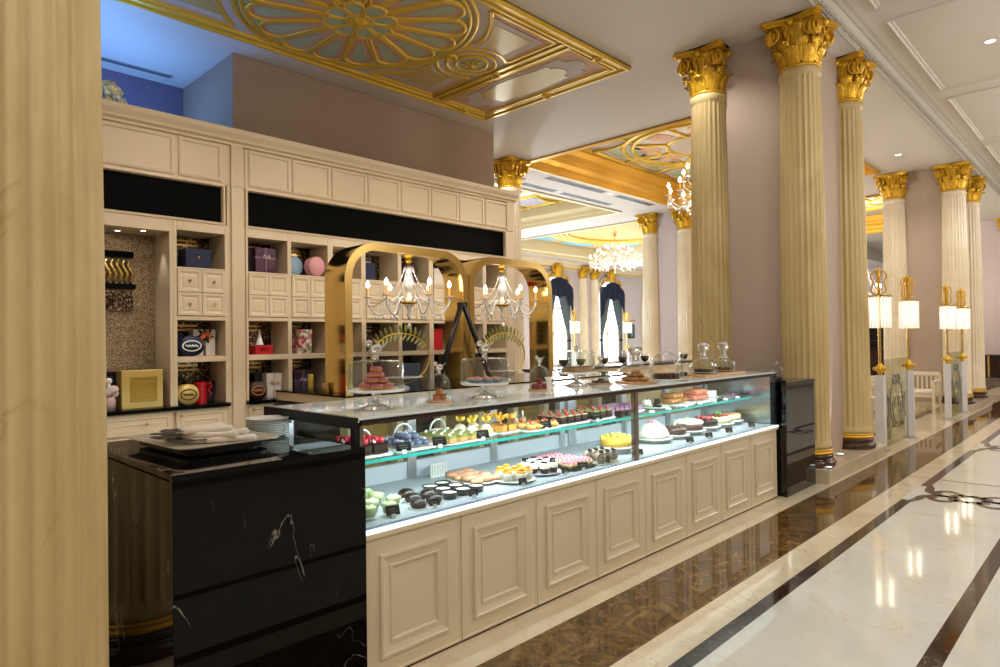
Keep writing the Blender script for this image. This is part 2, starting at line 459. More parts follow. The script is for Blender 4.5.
# ------------------------------------------------------------------ coffered panels
mpd = lambda u,v,h:(u,v,-h)
BEAD = [(.028,0),(.028,.02),(.014,.034),(-.014,.034),(-.028,.02),(-.028,0)]
def petal(r0,r1,w,n=9,tip=.5):
    """teardrop outline pointing out along +u"""
    top = []
    for i in range(n+1):
        t = i/n; u = r0+(r1-w-r0)*t; top.append((u, w*(.28+.72*t)))
    arc = [(r1-w+w*sin(a), w*cos(a)) for a in [PI*k/10 for k in range(1,10)]]
    return top+arc+[(u,-v) for u,v in top[::-1]]
def rot2(p,a): return [(u*cos(a)-v*sin(a),u*sin(a)+v*cos(a)) for u,v in p]
def inset(p,d):
    out = []; n = len(p)
    for i in range(n):
        a,b,c = Vector(p[i-1]),Vector(p[i]),Vector(p[(i+1)%n])
        t1=(b-a).normalized(); t2=(c-b).normalized(); nn=Vector((-t1.y-t2.y,t1.x+t2.x))
        nn = nn.normalized() if nn.length>1e-6 else nn
        out.append(tuple(b+nn*d))
    return out
def shrink(p,k):
    n=len(p); cx=sum(u for u,v in p)/n; cy_=sum(v for u,v in p)/n
    return [(cx+(u-cx)*k,cy_+(v-cy_)*k) for u,v in p]
def ccw(p):
    a = sum(p[i-1][0]*p[i][1]-p[i][0]*p[i-1][1] for i in range(len(p)))
    return p if a > 0 else p[::-1]
def cartouche(u0,v0,u1,v1,n=6):
    """wavy-edged rectangle"""
    cx,cy=(u0+u1)/2,(v0+v1)/2; a,b=(u1-u0)/2,(v1-v0)/2; P=[]
    for k in range(48):
        t=2*PI*k/48; c,s=cos(t),sin(t); e=.55
        P.append((cx+a*math.copysign(abs(c)**e,c)*(1+.06*cos(8*t)), cy+b*math.copysign(abs(s)**e,s)*(1+.07*cos(8*t))))
    return P
def big_panel():
    t = thing('gilded_ceiling_panel','gilded ceiling panel with a petalled rosette above the pastry shop shelving','ceiling panel',(4.21,6.26,ZC))
    hx,hy = 3.39,1.42
    MB().box(-hx,-hy,-.012,hx,hy,.0).build('painted_ground',K['greyp'],t)
    fr = MB()
    fr.mould(-hx,-hy,hx,hy,[(0,0),(0,.03),(.02,.055),(.05,.055),(.07,.03),(.12,.028),(.14,.045),(.165,.045),(.185,.012)],mpd,False)
    fr.build('gilded_frame',K['goldp'],t)
    for s in (1,-1):
        b = MB(); u0,u1 = (2.12,2.3)
        for (a,c,h) in [(u0,u0+.05,.045),(u0+.05,u1-.05,.025),(u1-.05,u1,.045)]:
            b.box(min(s*a,s*c),-hy+.18,-h,max(s*a,s*c),hy-.18,0)
        b.build('crossbar',K['goldp'],t)
        x0,x1 = sorted((s*2.33,s*3.19))
        MB().box(x0,-1.2,-.02,x1,1.2,0).build('end_field',K['pinkp'],t)
        c2 = MB(); c2.prism(cartouche(x0+.09,-1.02,x1-.09,1.02),0,.026,mpd); c2.build('end_border',K['greyp'],t)
        c3 = MB(); c3.prism(cartouche(x0+.15,-.72,x1-.15,.72),0,.032,mpd); c3.build('end_cartouche',K['pearl'],t)
        m2 = MB(); m2.mould(x0-.02,-1.22,x1+.02,1.22,[(0,.01),(0,.04),(.03,.045),(.06,.02)],mpd,False); m2.build('end_moulding',K['goldp'],t)
        for v in (1,-1):
            P = [(2.06,1.18),(2.06,.42)]
            for k in range(9):
                a = math.radians(52+ (148-52)*k/8); P.append((1.74+.42*cos(a)*.9 if False else 1.74+.46*cos(a), .46*sin(a)))
            for k in range(9):
                a = math.radians(24+(50-24)*k/8); P.append((1.5*cos(a),1.5*sin(a)))
            P.append((.98,1.18))
            P = [(s*u,v*w) for u,w in P]; P = ccw(P)
            f = MB(); f.prism(P,0,.02,mpd); f.build('corner_field',K['pinkp'],t)
            f = MB(); f.prism(shrink(P,.8),0,.026,mpd); f.build('corner_border',K['greyp'],t)
            f = MB(); f.prism(shrink(P,.62),0,.03,mpd); f.build('corner_cartouche',K['pearl'],t)
            f = MB(); f.band(P,BEAD,mpd,True,False); f.build('corner_moulding',K['goldp'],t)
        r = MB()
        for rr in (.33,.21): r.band(circ(rr,32,s*1.74,0),BEAD,mpd)
        r.lathe([(0,-.07),(.03,-.06),(.06,-.03),(.09,-.02)],16,(s*1.74,0,0))
        for k in range(8):
            a=2*PI*k/8; r.tube([(s*1.74+.05*cos(a),.05*sin(a),-.035),(s*1.74+.14*cos(a+.3),.14*sin(a+.3),-.03)],[.015,.006],6)
        r.build('roundel',K['goldp'],t)
        d = MB(); d.prism(circ(.2,32,s*1.74,0),0,.02,mpd); d.build('roundel_field',K['greenp'],t)
    for (u,v) in [(1.39,0),(-1.39,0),(2.2,0),(-2.2,0),(3.3,0),(-3.3,0),(2.78,-1.31),(-2.78,-1.31),(0,-1.33),(2.78,1.31)]:
        q = MB(); q.band(circ(.06,16,u,v),[(.02,.02),(.02,.05),(0,.065),(-.02,.05),(-.02,.02)],mpd); q.build('stud',K['goldp'],t)
    rg = MB()
    for rr in (1.34,1.26): rg.band(circ(rr,72),BEAD,mpd)
    rg.build('rosette_ring',K['goldp'],t)
    dk = MB(); dk.prism(circ(1.3,72),0,.016,mpd); dk.build('rosette_ground',K['greenp'],t)
    p0 = petal(.38,1.22,.2)
    for k in range(16):
        a = 2*PI*(k+.5)/16
        pp = rot2(p0,a); pp = ccw(pp)
        f = MB(); f.prism(pp,0,.026,mpd); po = f.build('petal',K['pinkp'],t)
        f = MB(); f.band(pp,[(.02,0),(.02,.035),(.006,.05),(-.016,.05),(-.03,.03),(-.03,.02)],mpd,True,True); f.build('petal_moulding',K['goldp'],po)
        q = ccw(rot2(petal(.62,1.13,.1),a)); f = MB(); f.prism(q,0,.031,mpd); f.build('petal_inlay',K['greenp'],po)
    for k in range(8):
        a = 2*PI*k/8
        pp = ccw(rot2(petal(.1,.42,.11,5),a))
        f = MB(); f.prism(pp,0,.045,mpd); so = f.build('star_petal',K['greenp'],t)
        f = MB(); f.band(pp,[(.014,.03),(.014,.055),(0,.062),(-.014,.055),(-.014,.04)],mpd); f.build('star_moulding',K['goldp'],so)
    b = MB(); b.lathe([(0,-.09),(.04,-.085),(.07,-.07),(.09,-.06),(.1,-.045)],24); b.band(circ(.155,24),[(.012,.03),(.012,.06),(-.012,.06),(-.012,.03)],mpd); b.build('boss',K['goldp'],t)
    return t
big_panel()

def bay_panel(loc, hx, hy, label):
    t = thing('painted_bay_panel',label,'ceiling panel',loc)
    MB().box(-hx,-hy,-.02,hx,hy,.0).build('painted_ground',M('taupe_paint','#a99b86',.7),t)
    r = MB()
    for rr in (1.75,1.55,.8): r.band(circ(rr,64),[(.05,0),(.05,.04),(.02,.07),(-.02,.07),(-.05,.04),(-.05,0)],mpd)
    r.build('ring_moulding',K['goldp'],t)
    f = MB(); f.prism(circ(1.52,64),0,.03,mpd); f.build('circle_field',K['greyp'],t)
    for k in range(8):
        a = 2*PI*k/8
        f = MB(); f.tube([(.8*cos(a),.8*sin(a),-.05),(1.55*cos(a),1.55*sin(a),-.05)],.035,8); f.build('spoke',K['goldp'],t)
        c = rot2(cartouche(.95,-.22,1.42,.22),a+PI/8); f = MB(); f.prism(c,0,.04,mpd); f.build('circle_cartouche',K['pinkp'],t)
    nx = 4; w = 2*(hx-.1)/nx
    for s in (1,-1):
        for i in range(nx):
            u0 = -hx+.1+i*w
            v0,v1 = sorted((s*(hy-.12),s*(hy-.12-.95)))
            f = MB(); f.prism(cartouche(u0+.18,v0+.1,u0+w-.18,v1-.1),0,.03,mpd); f.build('edge_border',M('cream_border','#cdbcae',.7) if i==0 and s==1 else bpy.data.materials['cream_border'],t)
            f = MB(); f.prism(cartouche(u0+.27,v0+.18,u0+w-.27,v1-.18),0,.036,mpd); f.build('edge_cartouche',K['greenp'],t)
            f = MB()
            if i:
                f.tube([(u0+.12*sin(PI*q/8)*(1 if i<nx/2 else -1), v0+(v1-v0)*q/8, -.03) for q in range(9)],.04,8)
            else: f.tube([(u0+.02,v0,-.03),(u0+.02,v1,-.03)],.03,8)
            f.build('rib',K['goldp'],t)
        f = MB(); f.tube([(-hx,s*(hy-.1),-.02),(hx,s*(hy-.1),-.02)],.04,8); f.tube([(-hx,s*(hy-1.1),-.02),(hx,s*(hy-1.1),-.02)],.035,8); f.build('edge_moulding',K['goldp'],t)
    return t
bay_panel((13.3,6.63,5.9),2.8,2.15,'raised taupe ceiling panel with gilded ribs and circle beyond the white beam')
bay_panel((22.6,6.63,5.9),3,2.15,'raised gilded ceiling panel glimpsed in the gap beside the second pier column')
def far_panels():
    t = thing('ornate_ceiling_panel','cream and gold ornate ceiling panel with lilac cartouches beyond the vented beam','ceiling panel',(13.05,14.4,5.9))
    MB().box(-2.7,-3.5,-.02,2.7,3.5,0).build('painted_ground',M('pale_cream_paint','#e0d3b4',.7),t)
    lil = M('lilac_paint','#a9a3b8',.7)
    for i in range(6):
        u = 2.25-i*.0
    for row,(u0,u1) in enumerate([(1.5,2.3),(-.4,.4),(-2.3,-1.5)]):
        for i in range(5):
            v0 = -3.2+i*1.3
            f = MB(); f.prism(cartouche(u0,v0+.2,u1,v0+1.1),0,.04,mpd); f.build('lilac_cartouche',lil,t)
            f = MB(); f.band(circ(.62,20,(u0+u1)/2,v0+.65),BEAD,mpd); f.build('cartouche_ring',K['goldp'],t)
            f = MB(); f.tube([(u0-.1,v0+.0,-.03),((u0+u1)/2,v0+.12,-.06),(u1+.1,v0,-.03)],.05,8); f.build('scroll_rib',K['goldp'],t)
    for u in (1.3,.6,-.6,-1.3,2.45):
        f = MB(); f.tube([(u,-3.4,-.02),(u,3.4,-.02)],.05,8)
        for k in range(34): f.box(u+.08,-3.3+k*.2,-.05,u+.16,-3.2+k*.2,-.01)
        f.build('dentil_moulding',K['goldp'],t)
    t = thing('oval_ceiling_panel','gilded oval ceiling panel edged with blue paintings above the far chandelier','ceiling panel',(21.7,14.4,5.9))
    MB().box(-3.9,-3.6,-.02,3.9,3.6,0).build('painted_ground',M('gilt_ground','#c3a468',.6,metal=.2),t)
    r = MB()
    for q in (1,.93,.86,.78):
        r.band([(3.0*q*cos(2*PI*k/64),2.6*q*sin(2*PI*k/64)) for k in range(64)],[(.08,0),(.08,.06),(.03,.12),(-.03,.12),(-.08,.06),(-.08,0)],mpd)
    r.build('oval_moulding',K['cove'],t)
    d = MB(); d.prism([(2.3*cos(2*PI*k/48),2.0*sin(2*PI*k/48)) for k in range(48)],0,.03,mpd); d.build('oval_field',M('amber_paint','#cf9a45',.6),t)
    for k,(u,v,a,b) in enumerate([(-3.3,-2.2,.4,.9),(-3.3,0,.4,.9),(-3.3,2.2,.4,.9),(3.3,-2.2,.4,.9),(3.3,0,.4,.9),(3.3,2.2,.4,.9),(-1.3,3.1,1.0,.36),(1.3,3.1,1.0,.36),(-1.3,-3.1,1,.36),(1.3,-3.1,1,.36)]):
        f = MB(); f.prism(cartouche(u-a,v-b,u+a,v+b),0,.05,mpd); bo = f.build('blue_painting',K['bluep'],t)
        f = MB(); f.band(ccw(cartouche(u-a,v-b,u+a,v+b)),BEAD,mpd); f.build('painting_moulding',K['goldp'],bo)
far_panels()

# vents, downlights
K['ventm'] = M('vent_grille','#8d8f92',.5)
def vent(label,x0,y0,x1,y1,z=ZC,slat=6,mat=None):
    t = thing('ceiling_vent',label,'vent',((x0+x1)/2,(y0+y1)/2,z),group=None)
    hx,hy=(x1-x0)/2,(y1-y0)/2
    m = MB(); m.mould(-hx,-hy,hx,hy,[(0,0),(0,.012),(.02,.012),(.025,.004)],mpd,True); m.build('vent_frame',mat or K['ventm'],t)
    for i in range(slat):
        y = -hy+.03+(2*hy-.06)*i/(slat-1)
        MB().box(-hx+.03,y-.006,-.014,hx-.03,y+.006,-.004).build('slat',M('vent_slat','#5f6266',.5) if 'vent_slat' not in bpy.data.materials else bpy.data.materials['vent_slat'],t)
vent('long slim vent in the white beam, nearest the gilded cornice',11.4,9.42,13.6,9.62)
vent('second slim vent along the white beam beside its light panel',14.2,9.42,15.9,9.62)
vent('slim vent at the far edge of the white beam, above the shelving end',11.4,10.2,12.6,10.38)
vent('slim vent at the far edge of the white beam, right of the middle',12.9,10.2,15,10.38)
vent('dark slot vent in the blue-lit recess ceiling',2.3,9.42,3.3,9.52,slat=3)
def downlight(label,x,y,z,r=.055,lit=9):
    t = thing('downlight',label,'downlight',(x,y,z))
    m = MB(); m.lathe([(r*1.35,0),(r*1.35,-.008),(r*1.2,-.014),(r,-.006)],24); m.build('trim_ring',K['porc'],t)
    m = MB(); m.lathe([(0,-.003),(r,-.003)],20); m.build('lens',K['bulb'],t)
    return t
for lab,x,y,z in [('recessed downlight in the corridor ceiling panel at top right',10.63,1.29,5.5),
    ('recessed downlight in the white ceiling between the front and second piers',15.25,3.4,ZC),
    ('recessed downlight in the white ceiling beyond the second pier',23.65,3.38,ZC),
    ('small round light set in the vented white beam beside the slots',13.85,9.5,ZC)]:
    downlight(lab,x,y,z)
# ------------------------------------------------------------------ columns
def flute(r,a,z):
    if z < .3 or z > 4.5: return r
    x = (a*24/(2*PI)) % 1; t = abs(x-.5)*2
    return r - (.016*math.sqrt(max(0,1-(t/.82)**2)) if t < .82 else 0)
def capital_mb():
    m = MB()
    m.lathe([(.0,0),(.225,0),(.235,.015),(.225,.035),(.2,.045),(.2,.2),(.215,.33),(.25,.45),(.29,.5),(0,.5)],32)
    def leaf(a,z0,h,r0,w,curl=1.0):
        pr = [(0,0,.8),(.01,.12,.95),(.016,.25,.82),(.022,.37,1.05),(.028,.49,.88),(.036,.61,1.05),(.046,.73,.86),(.06,.85,.95),(.078*curl,.95,.8),(.095*curl,.99,.7),(.107*curl,.95,.6),(.106*curl,.87,.45)]
        vs=[]; fs=[]
        for i,(dr,t,ww) in enumerate(pr):
            for j in range(7):
                x=(j-3)/3; off = (.020,-.004,.010,-.012)[abs(j-3)]
                ang=a+x*w*ww/(r0+dr+.02); rr=r0+dr+off+.006
                vs.append((rr*cos(ang),rr*sin(ang),z0+h*t-abs(x)*.018))
        for i in range(len(pr)-1):
            for j in range(6): fs.append((i*7+j,i*7+j+1,i*7+8+j,i*7+7+j))
        m.add(vs,fs,True)
    for k in range(8): leaf(2*PI*k/8,.035,.2,.2,.088)
    for k in range(8): leaf(2*PI*(k+.5)/8,.06,.27,.202,.085,.9)
    for k in range(16):
        b=2*PI*(k+.5)/16; m.tube([(.215*cos(b),.215*sin(b),.22),(.235*cos(b),.235*sin(b),.33),(.262*cos(b+.06),.262*sin(b+.06),.43)],[.018,.022,.012],6)
    for k in range(24):
        b=2*PI*k/24; m.ball(.016,(.262*cos(b),.262*sin(b),.455),6)
    for k in range(4):
        a=PI/4+k*PI/2; ca,sa=cos(a),sin(a)
        for s in (1,-1):
            nx = Vector((cos(a+s*PI/4),sin(a+s*PI/4),0)); tx = Vector((cos(a-s*PI/4),sin(a-s*PI/4),0))
            cen = Vector((ca*.325,sa*.325,.40)) + nx*.02
            pts=[]; rs=[]
            for i in range(26):
                t=i/25; ph=PI*.5+ t*3.6*PI; r=.095*(1-t)+.008
                pts.append(cen+tx*(cos(ph)*r)+Vector((0,0,sin(ph)*r))+nx*(.014*t)); rs.append(.021*(1-.5*t))
            pre=[Vector((ca*.2,sa*.2,.2))+tx*-.06+nx*.03, Vector((ca*.23,sa*.23,.36))+tx*-.03+nx*.03]
            m.tube(pre+pts,[.014,.017]+rs,6)
            k0=m.mark(); m.cyl(.088,-.045,-.008,18); 
            m.xf(Matrix.Translation(cen)@nx.to_track_quat('Z','Y').to_matrix().to_4x4(),k0)
        b=k*PI/2; m.ball(.045,(cos(b)*.285,sin(b)*.285,.5),10)
        for dx in (-.06,.06): m.tube([(cos(b)*.22-sin(b)*dx,sin(b)*.22+cos(b)*dx,.3),(cos(b)*.25-sin(b)*dx*1.2,sin(b)*.25+cos(b)*dx*1.2,.42),(cos(b)*.27-sin(b)*dx*.3,sin(b)*.27+cos(b)*dx*.3,.47)],[.014,.02,.01],6)
    def aba(h):
        P=[]
        for k in range(4):
            a=PI/4+k*PI/2; c=Vector((cos(a),sin(a)))*h*1.414; n=Vector((cos(a+PI/2),sin(a+PI/2)))
            c2=Vector((cos(a+PI/2),sin(a+PI/2)))*h*1.414
            tn=Vector((-sin(a),cos(a)))*.03
            p0=c+tn; p1=c2-Vector((-sin(a+PI/2),cos(a+PI/2)))*.03
            for i in range(9):
                t=i/8; q=p0.lerp(p1,t); q=q-q.normalized()*(.075*4*t*(1-t)); P.append((q.x,q.y))
        return P
    m.prism(aba(.30),.5,.525); m.prism(aba(.32),.525,.57)
    return m
CAP = capital_mb()
def column(name,label,x,y,z=.157,sc=1,proto=[None],h=5.193,mat=None):
    if proto[0] is not None:
        return dup(proto[0],label,(x,y,z),0,None,(sc,sc,1))
    t = thing(name,label,'column',(x,y,z)); t.scale=(sc,sc,1)
    b = MB(); b.lathe([(0,0),(.30,0),(.31,.02),(.312,.05),(.306,.066),(.285,.078),(.272,.086),(.272,.094),(.284,.102),(.288,.118),(.28,.138),(.262,.142),(0,.142)],40); b.build('column_base',K['base_dark'],t)
    g = MB(); g.lathe([(.2,.142),(.27,.142),(.284,.150),(.286,.162),(.276,.172),(.272,.176),(.276,.182),(.28,.192),(.274,.202),(.262,.206),(.2,.206)],40); g.build('gilded_ring',K['gold'],t)
    s = MB(); s.lathe([(.2,.206),(.272,.206),(.268,.24),(.258,.285),(.256,.31),(.255,1.2),(.25,2.0),(.242,2.9),(.23,3.8),(.219,4.49),(.219,4.52),(.232,4.54),(.232,4.6),(.222,4.615),(.1,4.615)],192,rf=flute); s.build('shaft',K['fluted'],t)
    CAP.build('capital',K['gold'],t,(0,0,4.615))
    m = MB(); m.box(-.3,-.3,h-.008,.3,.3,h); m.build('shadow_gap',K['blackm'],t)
    proto[0]=t
    return t
column('fluted_column','fluted onyx marble column at the corner of the front pier, behind the black pedestal',8,2.78)
column('c','fluted column at the aisle-side right end of the front pier, above a step uplight',9.62,2.78)
column('c','fluted column at the left end of the front pier, rising behind the display case glass domes',8,3.93)
column('c','broad fluted column filling the left edge of the view beside the black counter',.44,2.705,0,1.02)
column('c','fluted column mirrored dimly in the side of the black counter',.60,3.98,0,1.0)
column('c','pale fluted column at the left end of the second pier, behind the etched glass screen lamps',17.15,3.93)
column('c','pale fluted column at the corner of the second pier, behind the farther pair of lamps',17.15,2.78)
column('c','fluted column half hidden behind the corner column of the second pier',18.95,2.78)
column('c','fluted column cut by the right edge of the view at the end pier',26.3,2.78)
column('c','column whose gilded capital shows above the right end of the shelving',9.8,9.2)
column('c','tall pale column standing free of the front pier, leftmost of the far pair by the blue-white wall',17.15,10.35)
column('c','tall pale column right of the far pair, below the hanging chandelier',17.15,9.2)
column('c','narrow sliver of far column beside the front pier left column',18.95,9.2)
column('c','small distant column against the window wall, left of the close pair',25.6,19.25,0)
column('c','small distant column against the window wall, right of the close pair',26.55,19.25,0)

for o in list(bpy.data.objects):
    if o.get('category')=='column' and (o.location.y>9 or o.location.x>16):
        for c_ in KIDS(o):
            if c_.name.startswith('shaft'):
                if 'lit_shaft' not in bpy.data.meshes:
                    me=c_.data.copy(); me.name='lit_shaft'; me.materials.clear(); me.materials.append(K['fluted_lit'])
                c_.data=bpy.data.meshes['lit_shaft']
# ------------------------------------------------------------------ lights
def light(kind,name,loc,power,color=(1,.9,.76),size=.1,target=None,size_y=None,spot=2.4,blend=.6):
    l = bpy.data.lights.new(name,kind); l.energy=power; l.color=color
    if kind=='AREA':
        l.size=size
        if size_y: l.shape='RECTANGLE'; l.size_y=size_y
    else: l.shadow_soft_size=size
    if kind=='SPOT': l.spot_size=spot; l.spot_blend=blend
    o = bpy.data.objects.new(name,l); COL.objects.link(o); o.location=loc
    if target: o.rotation_euler=(Vector(target)-Vector(loc)).to_track_quat('-Z','Y').to_euler()
    return o
WARM=(1,.9,.77); NEU=(1,.95,.88); COOL=(.86,.93,1)
for x in (-2,2.4,6.8,11.05,15.5,20,25): light('SPOT','downlight_and_fill_lamp',(x,1.29,5.48),90,NEU,.06)
for x in (-3.5,2.5,8.5,14.5,18.3,27): light('POINT','corridor_fill_lamp',(x,-1.9,4.5),(165 if x<5 else 230),(1,.97,.92),.2)  # unseen fill lamps added to brighten the ceiling, columns and case front
for x,y in [(15.25,3.4),(23.65,3.38),(9.0,6.3),(9.0,8.8),(2.2,4.0),(4.6,4.0),(7.2,4.0)]:  # only the pier downlights have fixtures; the others are added fill
    light('SPOT','downlight_and_fill_lamp',(x,y,5.33),120,NEU,.06)
for x in (1.9,3.4,4.9,6.4,7.7): light('SPOT','shelf_fill_spot',(x,4.4,5.31),135,WARM,.06,(x,7.4,2.3),spot=1.15,blend=.8)  # unseen spots added to brighten the shelf fronts
light('POINT','chandelier_and_fill_glow',(-4.8,6.3,4.3),420,NEU,.5)  # added fill for the shop ceiling, no chandelier hangs here
light('POINT','chandelier_and_fill_glow',(13.3,6.4,4.6),420,WARM,.08)
light('POINT','chandelier_and_fill_glow',(13.0,13.0,2.4),520,COOL,.1)  # added fill for the far soffits, without a visible lamp
light('POINT','chandelier_and_fill_glow',(21.7,14.4,3.2),130,COOL,.1)
light('POINT','chandelier_and_fill_glow',(22.6,6.6,4.7),420,WARM,.08)
light('AREA','recess_cove',(2.0,8.45,4.13),52,(.16,.40,1),2.8,(2.1,8.35,6),.25)
for x in WX: light('AREA','window_daylight',(x,18.7,2.4),420,COOL,1.9,(x,10,1.2),3.2)
SC.world = bpy.data.worlds.new('world'); SC.world.use_nodes=True
SC.world.node_tree.nodes['Background'].inputs[0].default_value=(.9,.85,.8,1)
SC.world.node_tree.nodes['Background'].inputs[1].default_value=.15
vs = SC.view_settings; vs.view_transform='Standard'; vs.look='None'; vs.exposure=-.15; vs.gamma=1; vs.use_curve_mapping=False
cy = SC.cycles; cy.max_bounces=9; cy.diffuse_bounces=4; cy.glossy_bounces=4; cy.transmission_bounces=6; cy.transparent_max_bounces=32
cy.caustics_reflective=False; cy.caustics_refractive=False; cy.sample_clamp_indirect=4; cy.use_denoising=True

# step uplights
for lab,x,y in [('small square uplight on the step beside the corner column base',7.86,2.50),('small square uplight on the step between the two pier columns',8.82,2.66),('small uplight at the right end of the marble step',10.0,2.62)]:
    t = thing('step_uplight',lab,'uplight',(x,y,.157))
    MB().box(-.045,-.045,0,.045,.045,.018).build('housing',K['silver'],t); 
    MB().box(-.032,-.032,.018,.032,.032,.021).build('lens',K['led'],t)
light('SPOT','step_uplight_lamp',(8.82,2.71,.2),110,(1,1,1),.015,(8.82,2.785,1.4),spot=.35)

# ------------------------------------------------------------------ black counter
t = thing('marble_counter','black veined marble counter at the front left, topped with a tray and plates','counter',(1.34,3.2,0))
L0=(-1.34,-3.2,0)
MB().box(.91,2.648,0,1.75,3.78,1.12).build('counter_body',K['nero'],t,L0)
MB().box(.905,2.625,0,1.772,2.647,1.13).build('front_slab',K['nero'],t,L0,bevel=.003)
m = MB(); m.prism([(.905,2.625),(1.772,2.625),(1.772,2.648),(1.752,2.648),(1.752,3.8),(.905,3.8)],1.13,1.152); m.build('counter_top',K['nero'],t,L0,bevel=.003)

# ------------------------------------------------------------------ display case
CX0,CX1,CYF,CYB = 1.80,6.80,2.66,3.50
t = thing('pastry_display_case','long glass pastry display case on a cream panelled base','display case',(4.3,3.08,0)); CASE=t
L0=(-4.3,-3.08,0)
MB().box(CX0,CYF+.02,0,CX1+.02,CYB,.70).build('cabinet_body',K['creamd'],t,L0)
MB().box(CX0,CYF,0,CX1+.02,CYF+.02,.012).build('toe_strip',K['base_dark'],t,L0)
mpf = lambda u,v,h:(u,2.68-h,v)
for i in range(8):
    a = 1.797+.6275*i
    m = MB(); m.mould(a+.002,.012,a+.6255,.70,[(0,0),(0,.02),(.004,.024),(.012,.024),(.016,.02),(.088,.02),(.09,.034),(.104,.036),(.112,.03),(.13,.024),(.152,.02),(.156,.027),(.166,.025),(.172,.012)],mpf)
    m.build('base_panel',K['creamd'],t,L0)
MB().box(CX0,2.638,.702,CX1+.02,2.66,.725).build('top_rail',K['creamd'],t,L0)
MB().box(CX0,2.636,.728,CX1+.02,2.656,.744).build('light_ledge',K['led'],t,L0)
MB().box(CX0,2.658,.722,CX1,2.675,.752).build('glass_channel',M('channel_grey','#76829a',.3),t,L0)
MB().box(CX0,2.675,.70,CX1,3.45,.75).build('deck',K['slate'],t,L0)
MB().box(CX0,3.44,.75,CX1,3.48,.86).build('back_kick',M('pale_kick','#cfd6de',.35),t,L0)
for x,w in [(1.83,.05),(2.70,.07),(3.47,.07),(4.28,.06),(4.41,.1),(5.2,.07),(6.0,.09),(6.73,.06)]:
    MB().box(x-w/2,3.43,.75,x+w/2,3.48,1.262).build('mullion',K['silver'],t,L0)
MB().box(CX0,3.43,1.235,CX1,3.49,1.27).build('back_rail',K['silver'],t,L0)
MB().box(CX0,3.455,.86,CX1,3.461,1.24).build('back_glass',K['pane'],t,L0)
MB().box(1.83,2.868,1.02,6.68,3.42,1.031).build('glass_shelf',K['shelfglass'],t,L0)
MB().box(1.83,2.861,1.016,6.68,2.868,1.033).build('shelf_edge',K['gedge'],t,L0)
for x in (2.7,3.47,4.4,5.2,6.0):
    MB().box(x-.012,2.95,1.0,x+.012,3.43,1.018).build('shelf_bracket',K['silver'],t,L0)
frost=M('frosted_glass_top','#e3ebe8',.06,spec=.9,trans=.0); frost.node_tree.nodes['Principled BSDF'].inputs['Alpha'].default_value=.72
MB().box(1.775,2.655,1.277,CX1+.02,3.55,1.29).build('glass_top',frost,t,L0,bevel=.002)
MB().box(1.776,2.650,1.2775,CX1+.02,2.655,1.29).build('glass_edge',M('pale_glass_edge','#dfe9e6',.15),t,L0)
MB().box(1.79,2.645,1.265,CX1+.02,2.672,1.277).build('front_rail',K['blackm'],t,L0)
MB().box(1.79,2.648,1.25,CX1+.02,2.672,1.265).build('bronze_lip',K['bronze'],t,L0)
MB().box(1.80,2.672,1.248,CX1,2.70,1.262).build('rail_lip',K['steelb'],t,L0)
MB().box(1.80,2.70,1.252,CX1-.02,2.72,1.262).build('light_strip',K['led'],t,L0)
fr = MB(); fr.box(1.752,2.66,1.236,1.776,3.58,1.29); fr.box(1.752,2.655,1.153,1.776,2.69,1.236); fr.box(1.752,3.30,1.215,1.776,3.58,1.24)
fr.build('end_frame',K['blackm'],t,L0)
MB().box(1.778,2.65,1.153,1.80,2.68,1.25).build('corner_post',K['steelb'],t,L0)
MB().box(1.80,2.658,.742,1.806,3.44,1.236).build('end_glass',K['pane'],t,L0)
for a,b in [(1.808,4.168),(4.212,6.785)]:
    MB().box(a,2.656,.742,b,2.662,1.25).build('front_glass',K['pane'],t,L0)
MB().box(4.17,2.65,.742,4.21,2.69,1.25).build('centre_post',K['steelb'],t,L0)
MB().box(6.785,2.65,.735,6.82,3.5,1.29).build('end_wall',K['blackm'],t,L0)
MB().box(6.778,2.70,.76,6.784,3.44,1.25).build('end_mirror',M('silver_mirror','#c8d4da',.05,metal=1,bump=.12,bscale=90),t,L0)
LED=(.92,.96,1)
light('AREA','case_led',(4.3,2.715,1.245),42,LED,4.9,(4.3,3.15,.9),.02)
light('AREA','case_led_shelf',(4.26,2.88,1.012),22,LED,4.8,(4.26,3.1,.75),.02)

CASE.location.x-=.02
# ------------------------------------------------------------------ pedestal
t = thing('marble_pedestal','black marble pedestal closing the right end of the display case','pedestal',(7.26,3.0,0))
L0=(-7.26,-3.0,0)
MB().box(6.85,2.575,0,7.675,3.5,1.155).build('pedestal_body',K['nerog'],t,L0,bevel=.003)
MB().box(6.845,2.57,1.155,7.68,3.505,1.178).build('pedestal_top',K['nerog'],t,L0,bevel=.002)
